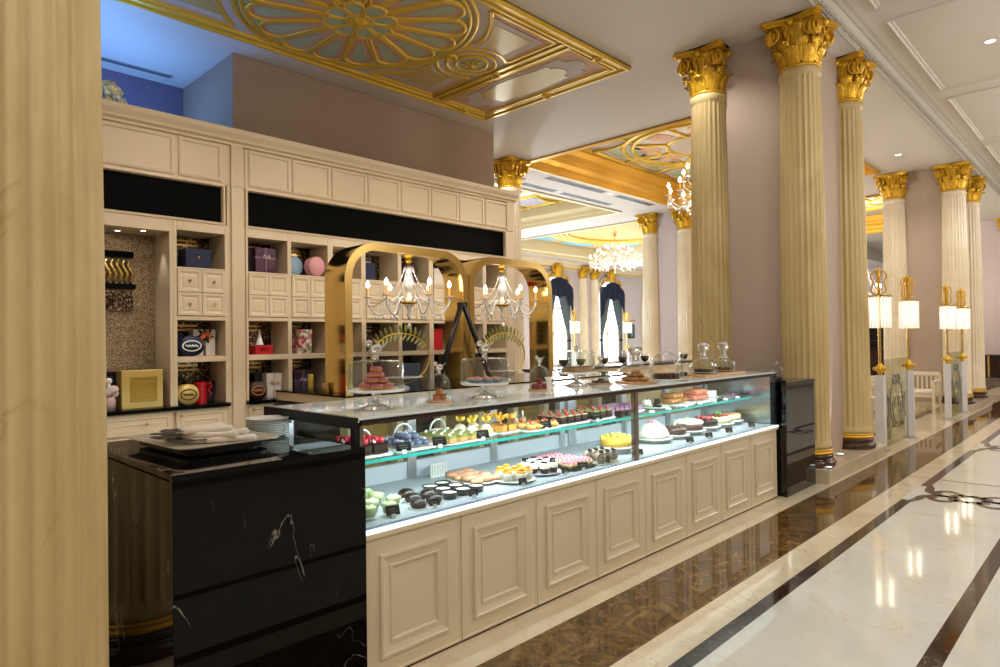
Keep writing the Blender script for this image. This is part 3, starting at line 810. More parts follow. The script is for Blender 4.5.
# ------------------------------------------------------------------ shelving wall
YF,YB = 7.40,7.86
mps = lambda u,v,h:(u,YF-h,v)
def knob(parent,x,z,L0,y=YF-.02):
    m = MB(); k=m.mark(); m.lathe([(0,0),(.008,0),(.006,.012),(.014,.02),(.014,.028),(0,.034)],12); m.xf(T(x,y,z)@RX(PI/2),k)
    m.build('knob',K['brassd'],parent,L0 if parent.type=='EMPTY' else (0,0,0))
def bay(label,X0,X1,o0,o1,knobs=False):
    t = thing('shelving_bay',label,'shelving',((X0+X1)/2,7.6,.985)); L0=(-(X0+X1)/2,-7.6,-.985)
    for a,b in [(X0,o0),(o1,X1)]:
        m=MB(); m.box(a,YF,.986,b,YB,3.0); m.build('side_panel',K['cream'],t,L0,bevel=.004)
    for a,b in [(1.455,1.517),(1.915,1.962),(2.478,2.495),(2.895,3.0)]:
        m=MB(); m.box(o0,YF,a,o1,YB,b); m.build('shelf_board',K['cream'],t,L0,bevel=.004)
    for a,b in [(.988,1.455),(1.517,1.915),(2.495,2.895)]:
        MB().box(o0,YB-.02,a,o1,YB-.005,b).build('mirror_back',K['mirror'],t,L0)
        m=MB()
        for k,zz in enumerate((b-.06,b-.11)): m.box(o0,YB-.026,zz,o0+(o1-o0)*.72,YB-.019,zz+.022)
        m.build('reflected_band',K['brassd'] if o0<4 else K['silver'],t,L0)  # modelled bands stand in for reflections in the mirror back
    c=(o0+o1)/2; w=(o1-o0)/2
    for i in range(2):
        for j in range(2):
            a=o0+w*i; b=1.964+.2565*j
            m=MB(); m.mould(a+.003,b+.003,a+w-.003,b+.2535,[(0,-.3),(0,.012),(.025,.012),(.05,.0),(.07,.006)],mps)
            d=m.build('drawer_front',K['cream'],t,L0)
            if knobs: knob(d,a+w/2,b+.13,L0,YF-.004)
    return t
bay('cream shelving bay with brass-knobbed drawers, left of the wide pilaster',2.575,3.17,2.615,3.135,True)
bay('cream shelving bay holding the purple gift box, right of the pilaster',3.38,3.925,3.405,3.90)
bay('cream shelving bay holding the round blue and pink boxes',3.925,4.49,3.95,4.455)
bay('cream shelving bay hidden mostly behind the left side of the brass portals',4.49,5.0,4.53,4.96)
bay('cream shelving bay seen through the left brass portal, left half',5.0,5.6,5.03,5.565)
bay('cream shelving bay seen through the left brass portal, right half',5.6,6.17,5.63,6.13)
bay('cream shelving bay behind the black A-shaped stand between the portals',6.17,6.70,6.21,6.66)
bay('cream shelving bay seen through the right brass portal, left half',6.70,7.27,6.74,7.23)
bay('cream shelving bay at the right end of the shelving wall',7.27,7.785,7.31,7.76)
# mosaic niche
t = thing('mosaic_niche','tall cream niche lined with gold glass mosaic at the far left of the shelving','niche',(1.7,7.6,.985)); L0=(-1.7,-7.6,-.985)
MB().box(.8,YB-.02,.986,2.54,YB,2.9).build('mosaic_back',K['mosaic'],t,L0)
MB().box(2.54,YF,.986,2.574,YB,3.0).build('side_panel',K['cream'],t,L0,bevel=.003)
MB().box(.8,YF,2.866,2.54,YB,3.0).build('niche_soffit',K['cream'],t,L0)
m=MB()
for i in range(15):
    x=1.5+i*.055; m.tube([(x,YB-.06,2.3),(x+.03,YB-.07,2.42),(x-.02,YB-.06,2.52),(x+.01,YB-.07,2.6)],[.012,.02,.018,.008],6)
m.build('reflected_fluting',K['brassd'],t,L0)  # modelled slats stand in for a gold reflection in the mosaic
MB().box(1.4,YB-.09,2.26,2.32,YB-.02,2.31).build('reflected_dark_band',K['black'],t,L0); MB().box(1.4,YB-.09,2.60,2.30,YB-.02,2.66).build('reflected_dark_band',K['black'],t,L0)  # dark bands of the same modelled reflection
m=MB(); m.box(1.4,YB-.07,2.02,2.3,YB-.02,2.24)
for i in range(32): m.box(1.45+i*.026,YB-.08,2.1,1.462+i*.026,YB-.06,2.17)
m.build('silver_frieze',K['mirror'],t,L0)
MB().box(1.4,YB-.12,1.35,2.33,YB-.02,1.37).build('glass_ledge',K['blackm'],t,L0)
for lab,x,y in [('niche downlight nearer the front of the mosaic niche',2.32,7.52),('niche downlight near the mosaic back',2.12,7.68)]:
    d=thing('niche_downlight',lab,'downlight',(x,y,2.866))
    m=MB(); m.lathe([(.04,0),(.04,-.006),(.03,-.008)],16); m.build('trim_ring',K['silver'],d); m=MB(); m.lathe([(0,-.004),(.03,-.004)],16); m.build('lens',K['bulb'],d)
light('SPOT','niche_lamp',(2.42,7.58,2.85),9,(1,.97,.92),.02,(2.46,7.6,1),spot=1.0)
light('SPOT','niche_lamp',(1.9,7.6,2.85),14,WARM,.02,(1.9,7.7,1),spot=1.6)
# pilasters, fascia, frieze, crown
t = thing('shelving_pilaster','wide plain cream pilaster between the two runs of shelving','pilaster',(3.275,7.6,0)); L0=(-3.275,-7.6,0)
MB().box(3.171,7.42,0,3.379,YB,3.46).build('pilaster_body',K['cream'],t,L0,bevel=.004)
MB().box(3.21,7.385,0,3.34,7.42,3.46).build('pilaster_face',K['cream'],t,L0,bevel=.006)
for lab,a,b in [('black fascia board over the mosaic niche and drawer bay',.8,3.11),('long black fascia board over the brass portals',3.41,7.755)]:
    t=thing('fascia_board',lab,'fascia',((a+b)/2,7.6,3.0)); L0=(-(a+b)/2,-7.6,-3.0)
    MB().box(a,7.44,3.002,b,YB,3.44).build('black_panel',K['black'],t,L0)
    m=MB(); m.mould(a-.03,3.0,b+.03,3.46,[(0,-.3),(0,.012),(.02,.016),(.028,.0),(.03,-.045)],mps,False); m.build('fascia_frame',K['cream'],t,L0)
t=thing('shelving_frieze','cream panelled frieze and crown running along the top of the shelving','frieze',(4.4,7.6,3.44)); L0=(-4.4,-7.6,-3.44)
MB().box(.8,YF+.01,3.462,3.17,8.1,3.93).build('frieze_board',K['cream'],t,L0); MB().box(3.38,YF+.01,3.462,7.95,8.1,3.93).build('frieze_board',K['cream'],t,L0); MB().box(3.171,7.42,3.462,3.379,8.1,3.93).build('frieze_board',K['cream'],t,L0); MB().box(3.21,7.385,3.462,3.34,7.42,3.93).build('pilaster_cap',K['cream'],t,L0)
pan=[(.85,1.7),(1.73,2.6),(2.64,3.11)]+[(3.42+i*.555,3.42+i*.555+.53) for i in range(8)]
for a,b in pan:
    m=MB(); m.mould(a,3.49,b,3.915,[(0,-.02),(0,.004),(.02,.012),(.035,.012),(.045,-.002),(.05,-.002)],mps); m.build('frieze_panel',K['cream'],t,L0)
MB().box(7.79,YF-.02,3.462,7.96,YF+.01,3.93).build('pilaster_cap',K['cream'],t,L0,bevel=.004); EP=1
m=MB(); m.prism([(8.1,3.93),(7.38,3.93),(7.375,3.955),(7.34,3.975),(7.335,4.0),(7.30,4.05),(7.29,4.10),(8.1,4.10)],.8,7.99,lambda u,v,h:(h,u,v)); m.build('crown_moulding',K['cream'],t,L0)
t=thing('end_pilaster','plain cream end pilaster closing the right side of the shelving','pilaster',(7.875,7.6,0)); MB().box(-.085,-.205,0,.085,.26,3.46).build('pilaster_body',K['cream'],t,bevel=.006)
# base cabinets and worktops
def cabinet(label,x0,x1,style):
    t=thing('base_cabinet',label,'cabinet',((x0+x1)/2,7.6,0)); L0=(-(x0+x1)/2,-7.6,0)
    MB().box(x0,YF+.02,0,x1,YB,.944).build('cabinet_body',K['cream'],t,L0)
    mo=[(0,-.02),(0,.014),(.05,.014),(.06,.004),(.1,.004),(.11,.01),(.12,.002)]
    if style=='drawers':
        for z0,z1 in [(.72,.93),(.40,.70),(.08,.38)]:
            m=MB(); m.mould(x0+.01,z0,x1-.01,z1,mo,mps); d=m.build('drawer_front',K['cream'],t,L0); knob(d,x1-.28,(z0+z1)/2,L0)
    else:
        m=MB(); m.mould(x0+.02,.08,x1-.02,.93,mo,mps); d=m.build('door',K['cream'],t,L0); knob(d,x0+.06,.88,L0)
cabinet('cream base cabinet of drawers below the mosaic niche',1.0,2.57,'drawers')
cabinet('cream base cabinet with a knobbed door left of the wide pilaster',2.575,3.168,'door')
cabinet('cream base cabinet right of the wide pilaster, behind the plate stack',3.382,3.715,'door')
single('worktop',MB().box(.8,7.35,.945,3.17,YB,.985),K['nero'],'black worktop under the mosaic niche and drawer bay','worktop',bevel=.003)
single('worktop',MB().box(3.381,7.35,.945,3.715,YB,.985),K['nero'],'short black worktop right of the wide pilaster','worktop',bevel=.003)
# back bar
t=thing('back_bar','long cream back bar with a black top carrying the brass portals','bar',(6.4,6.6,0)); L0=(-6.4,-6.6,0)
MB().box(3.72,5.87,1.072,9.2,7.39,1.09).build('bar_top',K['nero'],t,L0,bevel=.003)
MB().box(3.73,5.885,.975,9.19,7.385,1.072).build('apron',K['cream'],t,L0)
MB().box(4.0,6.1,0,9.1,7.385,.975).build('bar_body',M('bronze_panel','#4a3a26',.3,metal=.6),t,L0)
for i in range(9):
    x=3.8+i*.64; MB().box(x,5.95,0,x+.09,6.1,.975).build('bar_pilaster',K['cream'],t,L0)
for i in range(8):
    x=3.92+i*.64; MB().box(x,6.05,.15,x+.5,6.098,.9).build('bar_panel',K['blob'] if i%2 else K['brassd'],t,L0)
# ------------------------------------------------------------------ brass portals
def portal(label,x0,x1,z1):
    t=thing('brass_portal',label,'portal',((x0+x1)/2,6.3,1.09)); L0=(-(x0+x1)/2,-6.3,-1.09)
    R=.42; z0=1.091; th=.045
    def path(o):
        P=[(x0+o,z0)]
        for k in range(11):
            a=PI-PI/2*k/10; P.append((x0+R+(R-o)*cos(a),z1-R+(R-o)*sin(a)))
        for k in range(11):
            a=PI/2-PI/2*k/10; P.append((x1-R+(R-o)*cos(a),z1-R+(R-o)*sin(a)))
        return P+[(x1-o,z0)]
    A,B=path(0),path(th); m=MB(); n=len(A)
    for (p,q,y) in [(A,B,6.1),(A,B,6.5)]:
        vs=[(u,y,v) for u,v in p]+[(u,y,v) for u,v in q]
        m.add(vs,[(i,i+1,n+i+1,n+i) for i in range(n-1)])
    for p in (A,B):
        m.add([(u,6.1,v) for u,v in p]+[(u,6.5,v) for u,v in p],[(i,i+1,n+i+1,n+i) for i in range(n-1)],True)
    m.build('portal_shell',K['brass'],t,L0)
    f=MB(); C2=path(.09)
    f.add([(u,6.085,v) for u,v in A]+[(u,6.085,v) for u,v in C2]+[(u,6.1,v) for u,v in A]+[(u,6.1,v) for u,v in C2],
      [q for i in range(n-1) for q in ((i,i+1,n+i+1,n+i),(2*n+i,2*n+i+1,i+1,i),(n+i,n+i+1,3*n+i+1,3*n+i))])
    f.build('front_trim',K['brassd'],t,L0)
    return t
portal('left polished brass portal with rounded corners on the back bar',3.87,5.69,2.765)
portal('right polished brass portal with rounded corners on the back bar',5.70,7.36,2.755)
# black A-shaped stand
m=MB()
t=thing('easel_stand','black A-shaped stand leaning between the two brass portals','stand',(5.5,6.0,1.09))
for lab,x in (('left',-.46),('right',.46)):
    MB().tube([(x,-.04,0.02),(x*.02,0,1.03)],.04,4).build('stand_leg',K['blackm'],t)
MB().box(-.06,-.03,.98,.06,.03,1.04).build('stand_cap',K['blackm'],t)
# hoop stands with leaf garland and plate
def hoop(label,x,z0=1.09,w=.43):
    t=thing('garland_hoop_stand',label,'hoop stand',(x,6.28,z0))
    k=[(w*cos(2*PI*q/40),0,.36+.30*sin(2*PI*q/40)) for q in range(40)]
    m=MB(); m.tube(k,.009,6,True); m.build('hoop',K['goldp'],t)
    m=MB()
    for i in range(13):
        a=PI*.18+PI*.64*i/12; c=Vector((w*cos(a),0,.36+.30*sin(a)))
        for s in (1,-1):
            d=Vector((cos(a+s*.7)*s*.3+.05*s,-.1,sin(a)*.55*(1 if s>0 else -.6))).normalized()
            m.lathe([(0,0),(.016,.03),(.02,.06),(.012,.1),(0,.12)],6,sy=.3); q=len(m.v)-(6*3+2)
            m.xf(Matrix.Translation(c)@d.to_track_quat('Z','Y').to_matrix().to_4x4(),q)
    m.build('leaf_garland',M('dry_leaf','#9a9a5a',.6) if 'dry_leaf' not in bpy.data.materials else bpy.data.materials['dry_leaf'],t)
    m=MB(); m.lathe([(0,0),(.1,0),(.09,.02),(.02,.05),(.02,.1),(.12,.115),(.25,.13),(.26,.14),(.12,.128),(0,.124)],24); m.build('plate_stand',K['porc'],t)
    return t
hoop('gilded hoop with leaf garland over a white plate in the left portal',4.76)
hoop('gilded hoop with leaf garland standing in the right portal',6.53)
# ------------------------------------------------------------------ chandeliers
def arc_pts(pts,k=6):
    P=[Vector(p) for p in pts]; out=[]
    for i in range(len(P)-1):
        a=P[max(i-1,0)];b=P[i];c=P[i+1];d=P[min(i+2,len(P)-1)]
        for q in range(k):
            t=q/k; out.append(.5*((2*b)+(c-a)*t+(2*a-5*b+4*c-d)*t*t+(3*b-a-3*c+d)*t**3))
    return out+[P[-1]]
K['candle']=M('candle_sleeve','#d9a24a',.5,emit='#ffb860',es=.5)
def chandelier(label,loc,R,tiers,chain,drops=True,pt=0,body=1.0):
    """tiers: [(arms, radius factor, z offset)]; local origin at the hanging point"""
    t=thing('chandelier',label,'chandelier',loc); z0=-chain
    m=MB(); m.lathe([(0,0),(.07*body,0),(.075*body,-.015),(.05*body,-.04),(.03*body,-.07),(.045*body,-.09),(.02*body,-.12),(0,-.12)],16); m.build('ceiling_cap',K['gold'],t)
    m=MB(); m.tube([(0,0,-.1),(0,0,z0-.02)],.008*body,6); m.build('rod',K['brassd'],t)
    m=MB(); b=body; m.lathe([(0,z0+.02),(.05*b,z0),(.07*b,z0-.02),(.02*b,z0-.06*b),(.03*b,z0-.12*b),(.06*b,z0-.2*b),(.045*b,z0-.27*b),(.02*b,z0-.3*b),(.03*b,z0-.36*b),(.07*b,z0-.42*b),(.03*b,z0-.5*b),(.015*b,z0-.55*b),(.03*b,z0-.6*b),(0,z0-.66*b)],14); m.build('crystal_stem',K['crystal'],t)
    m=MB()
    m.lathe([(.0,z0-.44*b),(.1*b,z0-.45*b),(.12*b,z0-.43*b),(.05*b,z0-.48*b),(0,z0-.49*b)],14); m.build('gilded_hub',K['gold'],t)
    for (n,f,zo) in tiers:
        for i in range(n):
            a=2*PI*(i+.35)/n; ca,sa=cos(a),sin(a); r=R*f; h=z0-.42*b+zo
            s=R/.55*(.75 if n>6 else 1) if R<.8 else 1
            pts=arc_pts([(.05*b,0,h),(.3*r,0,h+.07*s),(.5*r,0,h-.02*s),(.62*r,0,h-.14*s),(.8*r,0,h-.15*s),(.97*r,0,h-.04*s),(r,0,h+.06*s)])
            k=MB(); k.tube([(p.x*ca,p.x*sa,p.z) for p in pts],.0115*max(1,body*.9),7); ao=k.build('arm',K['crystal'],t)
            x,y,z=r*ca,r*sa,h+.06*s
            k=MB(); k.lathe([(0,0),(.05*b,.012),(.055*b,.02),(.02*b,.016),(0,.016)],12,(x,y,z)); k.build('drip_pan',K['crystal'],ao)
            k=MB(); k.cyl(.013*b,z+.016,z+.016+.11*b,8,(x,y)); k.build('candle',K['candle'],ao)
            k=MB(); k.lathe([(0,0),(.017*b,.012*b),(.026*b,.036*b),(.016*b,.065*b),(0,.092*b)],10,(x,y,z+.016+.11*b)); k.build('bulb',K['bulb'],ao)
            P=[]; rs=[]
            for q in range(37):
                u=q/36; xx=.05*b+(r*.8-.05*b)*u; P.append((xx*ca,xx*sa,z0-.02+(h-z0)*(u**.6)-.05*sin(PI*u)+.02)); rs.append(.009*b*(abs(sin(q*PI/2.0))*.8+.2))
            k=MB(); k.tube(P,rs,6); k.build('bead_strand',K['crystal'],ao)
            for q,(rr,zz) in enumerate([(r,z-.015),(r*.8,h-.17*s),(r*.62,h-.16*s)]):
                k=MB(); k.lathe([(0,0),(.012*b,-.015*b),(.015*b,-.035*b),(0,-.07*b)],7,(rr*ca,rr*sa,zz)); k.build('crystal_pendant',K['crystal'],ao)
    n,f,zo=tiers[0]; r=R*f; h=z0-.42*b+zo
    for i in range(n):
        a0=2*PI*(i+.35)/n; a1=2*PI*(i+1.35)/n; P=[]; rs=[]
        for q in range(25):
            u=q/24; aa=a0+(a1-a0)*u; P.append((r*cos(aa),r*sin(aa),h+.03-.09*(R/.53)**.5*sin(PI*u))); rs.append(.009*b*(abs(sin(q*PI/2))*.8+.2))
        k=MB(); k.tube(P,rs,6); k.build('bead_swag',K['crystal'],t)
    k=MB(); k.lathe([(0,0),(.02*b,-.02),(.028*b,-.05*b),(.02*b,-.075*b),(0,-.09*b)],10,(0,0,z0-.68*b)); k.build('pendant_drop',K['crystal'],t)
    return t
ch=chandelier('small crystal chandelier hanging in the left brass portal',(4.90,6.3,2.72),.49,[(6,1,-.02)],.16)
ch2=dup(ch,'small crystal chandelier hanging in the right brass portal',(6.53,6.3,2.71),-.1,None,.95)
light('POINT','portal_chandelier_glow',(4.89,6.3,2.45),14,WARM,.2); light('POINT','portal_chandelier_glow',(6.52,6.3,2.45),14,WARM,.2)
chandelier('large many-candled crystal chandelier half hidden by the left front pier column',(13.3,6.4,5.85),1.0,[(12,1,-.1),(8,.68,.25),(5,.35,.45)],.5,body=1.4)
chandelier('large crystal chandelier hanging below the gilded oval ceiling',(21.7,14.7,5.82),.98,[(14,1,-.1),(10,.7,.15),(6,.4,.32)],.5,body=1.4)
chandelier('distant chandelier glimpsed between the front and second piers',(23.5,6.3,5.9),.9,[(8,1,-.9),(5,.6,-.7)],1.6,body=1.5)

# ------------------------------------------------------------------ things on the shelves
GB='gift boxes and tins on the cream shelves'
def gift(name,label,x,y,z,w,d,h,mat,lid=None,rib=None,bow=None,rot=0,cat='box'):
    t=thing(name,label,cat,(x,y,z),None,rot)
    MB().box(-w/2,-d/2,0,w/2,d/2,h*.72).build('body',mat,t,bevel=.004)
    MB().box(-w/2-.004,-d/2-.004,h*.70,w/2+.004,d/2+.004,h).build('lid',lid or mat,t,bevel=.004)
    if rib:
        m=MB(); m.box(-.014,-d/2-.007,0,.014,d/2+.007,h+.003); m.box(-w/2-.007,-d/2-.006,h*.55,w/2+.007,d/2+.006,h*.55+.03) if bow else 0
        m.build('ribbon',rib,t)
    if bow:
        m=MB()
        for s in (1,-1): m.tube([(0,-d/2-.012,h*.6),(s*.03,-d/2-.03,h*.6+.03),(s*.05,-d/2-.02,h*.6),(s*.02,-d/2-.012,h*.6-.005)],.009,6)
        m.ball(.014,(0,-d/2-.02,h*.6),8); m.build('bow',bow,t)
    return t
def drum(name,label,x,y,z,r,d,mat,rim=None,motif=None,oval=1,stand=True):
    """round or oval tin standing on edge, face to the aisle"""
    t=thing(name,label,'tin',(x,y,z)); R=Matrix.Translation((0,d/2,r))@RX(PI/2)@S(oval,1,1)
    m=MB(); m.lathe([(0,0),(r*.97,0),(r,.008),(r,d-.05),(r*.99,d-.05)],40); m.xf(R); m.build('tin_body',mat,t)
    m=MB(); m.lathe([(r*1.02,d-.055),(r*1.02,d-.008),(r*.99,d),(0,d)],40); m.xf(R); m.build('tin_lid',rim or mat,t)
    if motif:
        m=MB()
        m.band([(r*.72*cos(a)*1.0,r*.5*sin(a)) for a in [2*PI*k/32 for k in range(32)]],[(.006,d),(.006,d+.003),(-.006,d+.003),(-.006,d)])
        pts=[(r*.5*(-1+2*k/20),r*.13*sin(k*1.25),d+.003) for k in range(21)]; m.tube(pts,.006,5)
        m.xf(R); m.build('printed_emblem',motif,t)
    return t
c=lambda n,h,r=.5,**k: M(n,h,r,**k)
navyb=c('navy_card','#0d1c40',.45); plum=c('plum_satin','#43152f',.35); darkb=c('black_card','#0c0a0c',.5); redc=c('red_lacquer','#b3121a',.3)
whitec=c('white_card','#d9d0c6',.5); goldc=c('pale_gold_card','#c8ad62',.35,metal=.2); skyb=c('sky_blue_card','#8aa6bf',.5); rose=c('rose_card','#d99aa0',.5)
brownc=c('brown_card','#2d150c',.4)
B1,B2,B3=2.496,1.518,.986
t=gift('gift_box','navy blue gift box with a gold clasp on the top drawer-bay shelf',2.86,7.55,B1,.27,.2,.215,navyb); m=MB(); m.ball(.014,(0,-.11,.12),8); m.build('clasp',K['gold'],t)
gift('gift_box','black flat box in shadow left of the navy gift box',2.67,7.72,B1,.1,.12,.13,darkb)
t=gift('gift_box','white gift box with an orange and black flower, beside the oval navy tin',2.975,7.66,B2,.24,.14,.30,whitec,rib=c('brown_ribbon','#6a4634'))
m=MB()
for k in range(6): m.ball(.028,(.0+.045*cos(k),-.09,.225+.03*sin(k*1.7)),8)
m.build('flower',c('orange_flower','#c9603a'),t); m=MB()
for k in range(7): m.lathe([(0,0),(.02,.03),(0,.09)],5,(0,0,0)); q=len(m.v)-7; m.xf(T(0,-.085,.235)@RY(2*PI*k/7)@T(0,0,.02),q)
m.build('flower_leaves',darkb,t)
drum('oval_tin','navy blue tin with a white oval emblem, in front of the white flower box',2.765,7.46,B2+.003,.112,.12,navyb,motif=K['porc'],oval=1.2)
gift('gift_box','tall black box behind the navy blue emblem tin',2.70,7.76,B2,.15,.12,.27,darkb)
drum('round_tin','round pale gold tin with dark script, above the worktop',2.735,7.48,B3+.003,.112,.12,goldc,motif=c('dark_script','#3a2a12'))
t=single('gift_cylinder',MB().cyl(.068,0,.235,28),redc,'red cylindrical gift box with ribbons beside the pale gold tin','gift box',(2.93,7.6,B3))
m=MB(); m.tube([(.05,-.06,.18),(.08,-.08,.23),(.1,-.07,.19),(.06,-.06,.15),(.09,-.08,.1),(.06,-.07,.06)],.012,6); m.build('ribbon',redc,t); MB().cyl(.072,.19,.238,28).build('lid',redc,t)
gift('gift_box','black box standing right behind the red gift cylinder',3.06,7.74,B3,.12,.12,.24,darkb)
gift('gift_box','plum gift box with a satin ribbon and pale flower on the top shelf',3.66,7.58,B1,.25,.2,.3,plum,rib=c('plum_ribbon','#6d3a56',.3),bow=c('pale_flower','#cdb3b8'))
gift('gift_box','black box tucked left of the plum gift box',3.475,7.66,B1,.12,.2,.28,darkb)
drum('round_tin','round sky blue hat box standing on edge beside the pink one',4.085,7.62,B1+.003,.118,.12,skyb,oval=.9,motif=None)
drum('round_tin','round pink hat box standing on edge beside the sky blue one',4.32,7.50,B1+.003,.122,.14,rose,oval=.9)
gift('gift_box','small red box with a knotted top on the middle shelf',3.63,7.55,B2,.22,.16,.11,redc,bow=redc)
m=MB(); m.lathe([(.05,0),(.03,.06),(.01,.16),(0,.2)],12,(3.63,7.6,B2+.115)); single('glass_cone',m,K['crystal'],'sparkling clear cone ornament on the small red box','ornament')
fl=mosaic('floral_print',[(0,'#8f1230'),(.3,'#c43a5e'),(.55,'#e9dcd6'),(.75,'#5f7a2f'),(1,'#e8cfd0')],28,.5,0)
gift('gift_box','floral printed red, white and green gift box on the middle shelf',4.16,7.56,B2,.19,.18,.30,fl)
drum('oval_tin','dark brown tin with a copper oval emblem above the short worktop',3.525,7.47,B3+.003,.108,.12,brownc,motif=c('copper_print','#b3703f'))
gift('gift_box','tall black box between the brown tin and the white ribboned box',3.645,7.72,B3,.1,.12,.30,darkb)
gift('gift_box','white gift box tied with a cream bow above the short worktop',3.785,7.6,B3,.19,.12,.30,whitec,rib=c('cream_ribbon','#cdbba4'),bow=c('cream_ribbon2','#d8c8b2'))
gift('gift_box','dark plum gift box with a pale flower behind the back bar end',4.16,7.62,B3,.24,.2,.32,c('dark_plum','#2a0f22',.35),rib=c('violet_ribbon','#5a3a5c'),bow=c('pale_flower2','#b9a8b0'))
t=thing('gilded_book_box','large pale gold book-shaped box with an embossed panel on the worktop','box',(2.29,7.56,B3))
MB().box(-.2,-.09,0,.2,.09,.4).build('box_body',goldc,t,bevel=.006); m=MB(); m.mould(-.12,.07,.14,.33,[(0,0),(0,.006),(.015,.006),(.02,.002)],lambda u,v,h:(u,-.09-h,v)); m.build('embossed_panel',c('embossed_gold','#a88a3a',.35,metal=.5,bump=1,bscale=60),t)
t=thing('rose_bouquet_jar','pale pink fabric-flowered jar left of the gold book box','jar',(1.98,7.5,B3)); m=MB(); m.lathe([(0,0),(.06,0),(.065,.1),(.05,.14),(0,.14)],16); m.build('jar_body',c('pale_pink','#c8a7a0'),t)
m=MB()
for k in range(9): m.ball(.045,(.05*cos(k*2.4),.05*sin(k*2.4),.17+.02*(k%3)),8)
m.build('fabric_flowers',c('blush_fabric','#d9c3be',.8),t); m=MB(); m.ball(.035,(0,0,.3),10); m.lathe([(.02,.22),(.02,.28)],10); m.build('stopper',K['porc'],t)
gift('gift_box','black box behind the gold book box in the mosaic niche',2.13,7.74,B3,.34,.12,.34,darkb)
# things seen through the portals
for lab,x,z,w,h,mt in [('navy box on the top shelf seen through the left portal',5.16,B1,.2,.24,navyb),('plum box on the top shelf seen through the left portal',5.88,B1,.2,.28,plum),
   ('dark box with flowers on the middle shelf, left half of the left portal',5.25,B2,.24,.22,brownc),('black lantern-like box on the middle shelf, right half of the left portal',5.85,B2,.24,.25,darkb),
   ('blue-grey box on the lower shelf behind the hoop plate',5.88,B3+.1,.3,.25,c('slate_card','#5b6876')),('white ribboned box on the top shelf between the portals',6.42,B1,.2,.25,whitec),
   ('bright red flowered box on the middle shelf between the portals',6.35,B2,.24,.32,redc),('dark box on the middle shelf seen through the right portal',6.98,B2,.22,.3,brownc),('dark box on the top shelf seen through the right portal',6.98,B1,.2,.26,darkb)]:
    gift('gift_box',lab,x,7.6,z,w,.18,h,mt,bow=whitec if mt in (plum,brownc) else None)
drum('round_tin','round pink tin at the left edge of the right portal',6.45,6.95,2.2,.14,.08,rose) if False else None
# bottles on the bar left of the portal
for lab,x,y,h,mt in [('slim yellow candle standing on the back bar left of the left portal',3.80,6.7,.2,c('yellow_wax','#c7a53c',.5)),('short amber candle standing on the back bar beside the yellow one',3.83,6.45,.11,c('amber_wax','#b98a4a',.5))]:
    t=thing('candle',lab,'candle',(x,y,1.09)); m=MB(); m.lathe([(0,0),(.03,0),(.03,h),(.026,h+.004),(0,h-.004)],16); m.build('wax',mt,t); m=MB(); m.tube([(0,0,h-.005),(.002,0,h+.02)],.002,5); m.build('wick',K['black'],t)
# porcelain ornament on top of the shelving
t=thing('porcelain_ornament','blue and yellow painted porcelain ornament on top of the shelving','ornament',(2.03,7.62,4.10))
m=MB(); m.lathe([(0,0),(.11,0),(.12,.03),(.06,.07),(.1,.14),(.14,.2),(.11,.24),(.06,.27),(.07,.29),(0,.3)],20); m.build('vase_body',mosaic('painted_porcelain',[(0,'#4a9cc4'),(.35,'#f0d680'),(.6,'#f6efd8'),(.8,'#6fb58a'),(1,'#f3c866')],45,.3,0),t)
m=MB()
for k in range(10): m.ball(.045,(.13*cos(k*.63),.12*sin(k*.63),.12+.04*sin(k*1.2)),8)
m.build('relief_decoration',mosaic('flower_glaze',[(0,'#f3cf5a'),(.5,'#55a8d0'),(1,'#f8f2de')],40,.3,0),t)

# ------------------------------------------------------------------ torchere lamps and etched screens
def torchere(label,x,y,rot=0,proto=[None]):
    if proto[0]: return dup(proto[0],label,(x,y,0),rot,'torchere lamps')
    t=thing('torchere_lamp',label,'lamp',(x,y,0),'torchere lamps',rot)
    MB().box(-.09,-.09,.002,.09,.09,.02).build('base_plate',K['silver'],t)
    MB().box(-.07,-.055,.02,.07,.055,1.08).build('acrylic_post',M('white_acrylic','#dcdce2',.25),t,bevel=.004)
    m=MB(); m.lathe([(0,1.08),(.03,1.08),(.028,1.11),(.05,1.14),(.07,1.17),(.05,1.21),(.03,1.23),(.02,1.26),(0,1.27)],16)
    for k in range(4): m.ball(.03,(.07*cos(k*PI/2),.07*sin(k*PI/2),1.17),8)
    m.build('ball_joint',K['gold'],t)
    MB().cyl(.021,1.25,2.25,12).build('pole',K['brassd'],t)
    for k in range(3):
        a=2*PI*k/3+.5; cx,cyy=.092*cos(a),.092*sin(a)
        m=MB()
        for q in range(11):
            b=2*PI*q/11; m.cyl(.012,1.76,2.2,6,(cx+.058*cos(b),cyy+.058*sin(b)))
        so=m.build('crystal_shade',K['lampcr'],t)
        m=MB(); m.lathe([(0,2.225),(.075,2.225),(.08,2.215),(.075,2.2),(0,2.2)],18,(cx,cyy,0)); m.build('shade_cap',K['brassd'],so)
        m=MB(); m.cyl(.02,1.85,2.18,8,(cx,cyy)); m.build('bulb',K['bulb'],so)
    m=MB()
    for k in range(4):
        a=k*PI/2+.3
        m.tube([(u*cos(a),u*sin(a),z) for u,z in [(p.x,p.z) for p in arc_pts([(.02,0,2.23),(.09,0,2.3),(.07,0,2.42),(.1,0,2.5),(.05,0,2.58),(.02,0,2.5)])]],.012,6)
    m.lathe([(.02,2.2),(.02,2.4),(.035,2.45),(.02,2.5),(.03,2.56),(.012,2.62),(0,2.66)],10); m.build('scrolled_finial',K['gold'],t)
    return t
torchere('brass torchere lamp at the left edge of the near etched screen',10.51,2.62)
torchere('brass torchere lamp at the right edge of the near etched screen',12.15,2.62,.4)
torchere('brass torchere lamp at the left edge of the farther etched screen',15.2,2.62,.2)
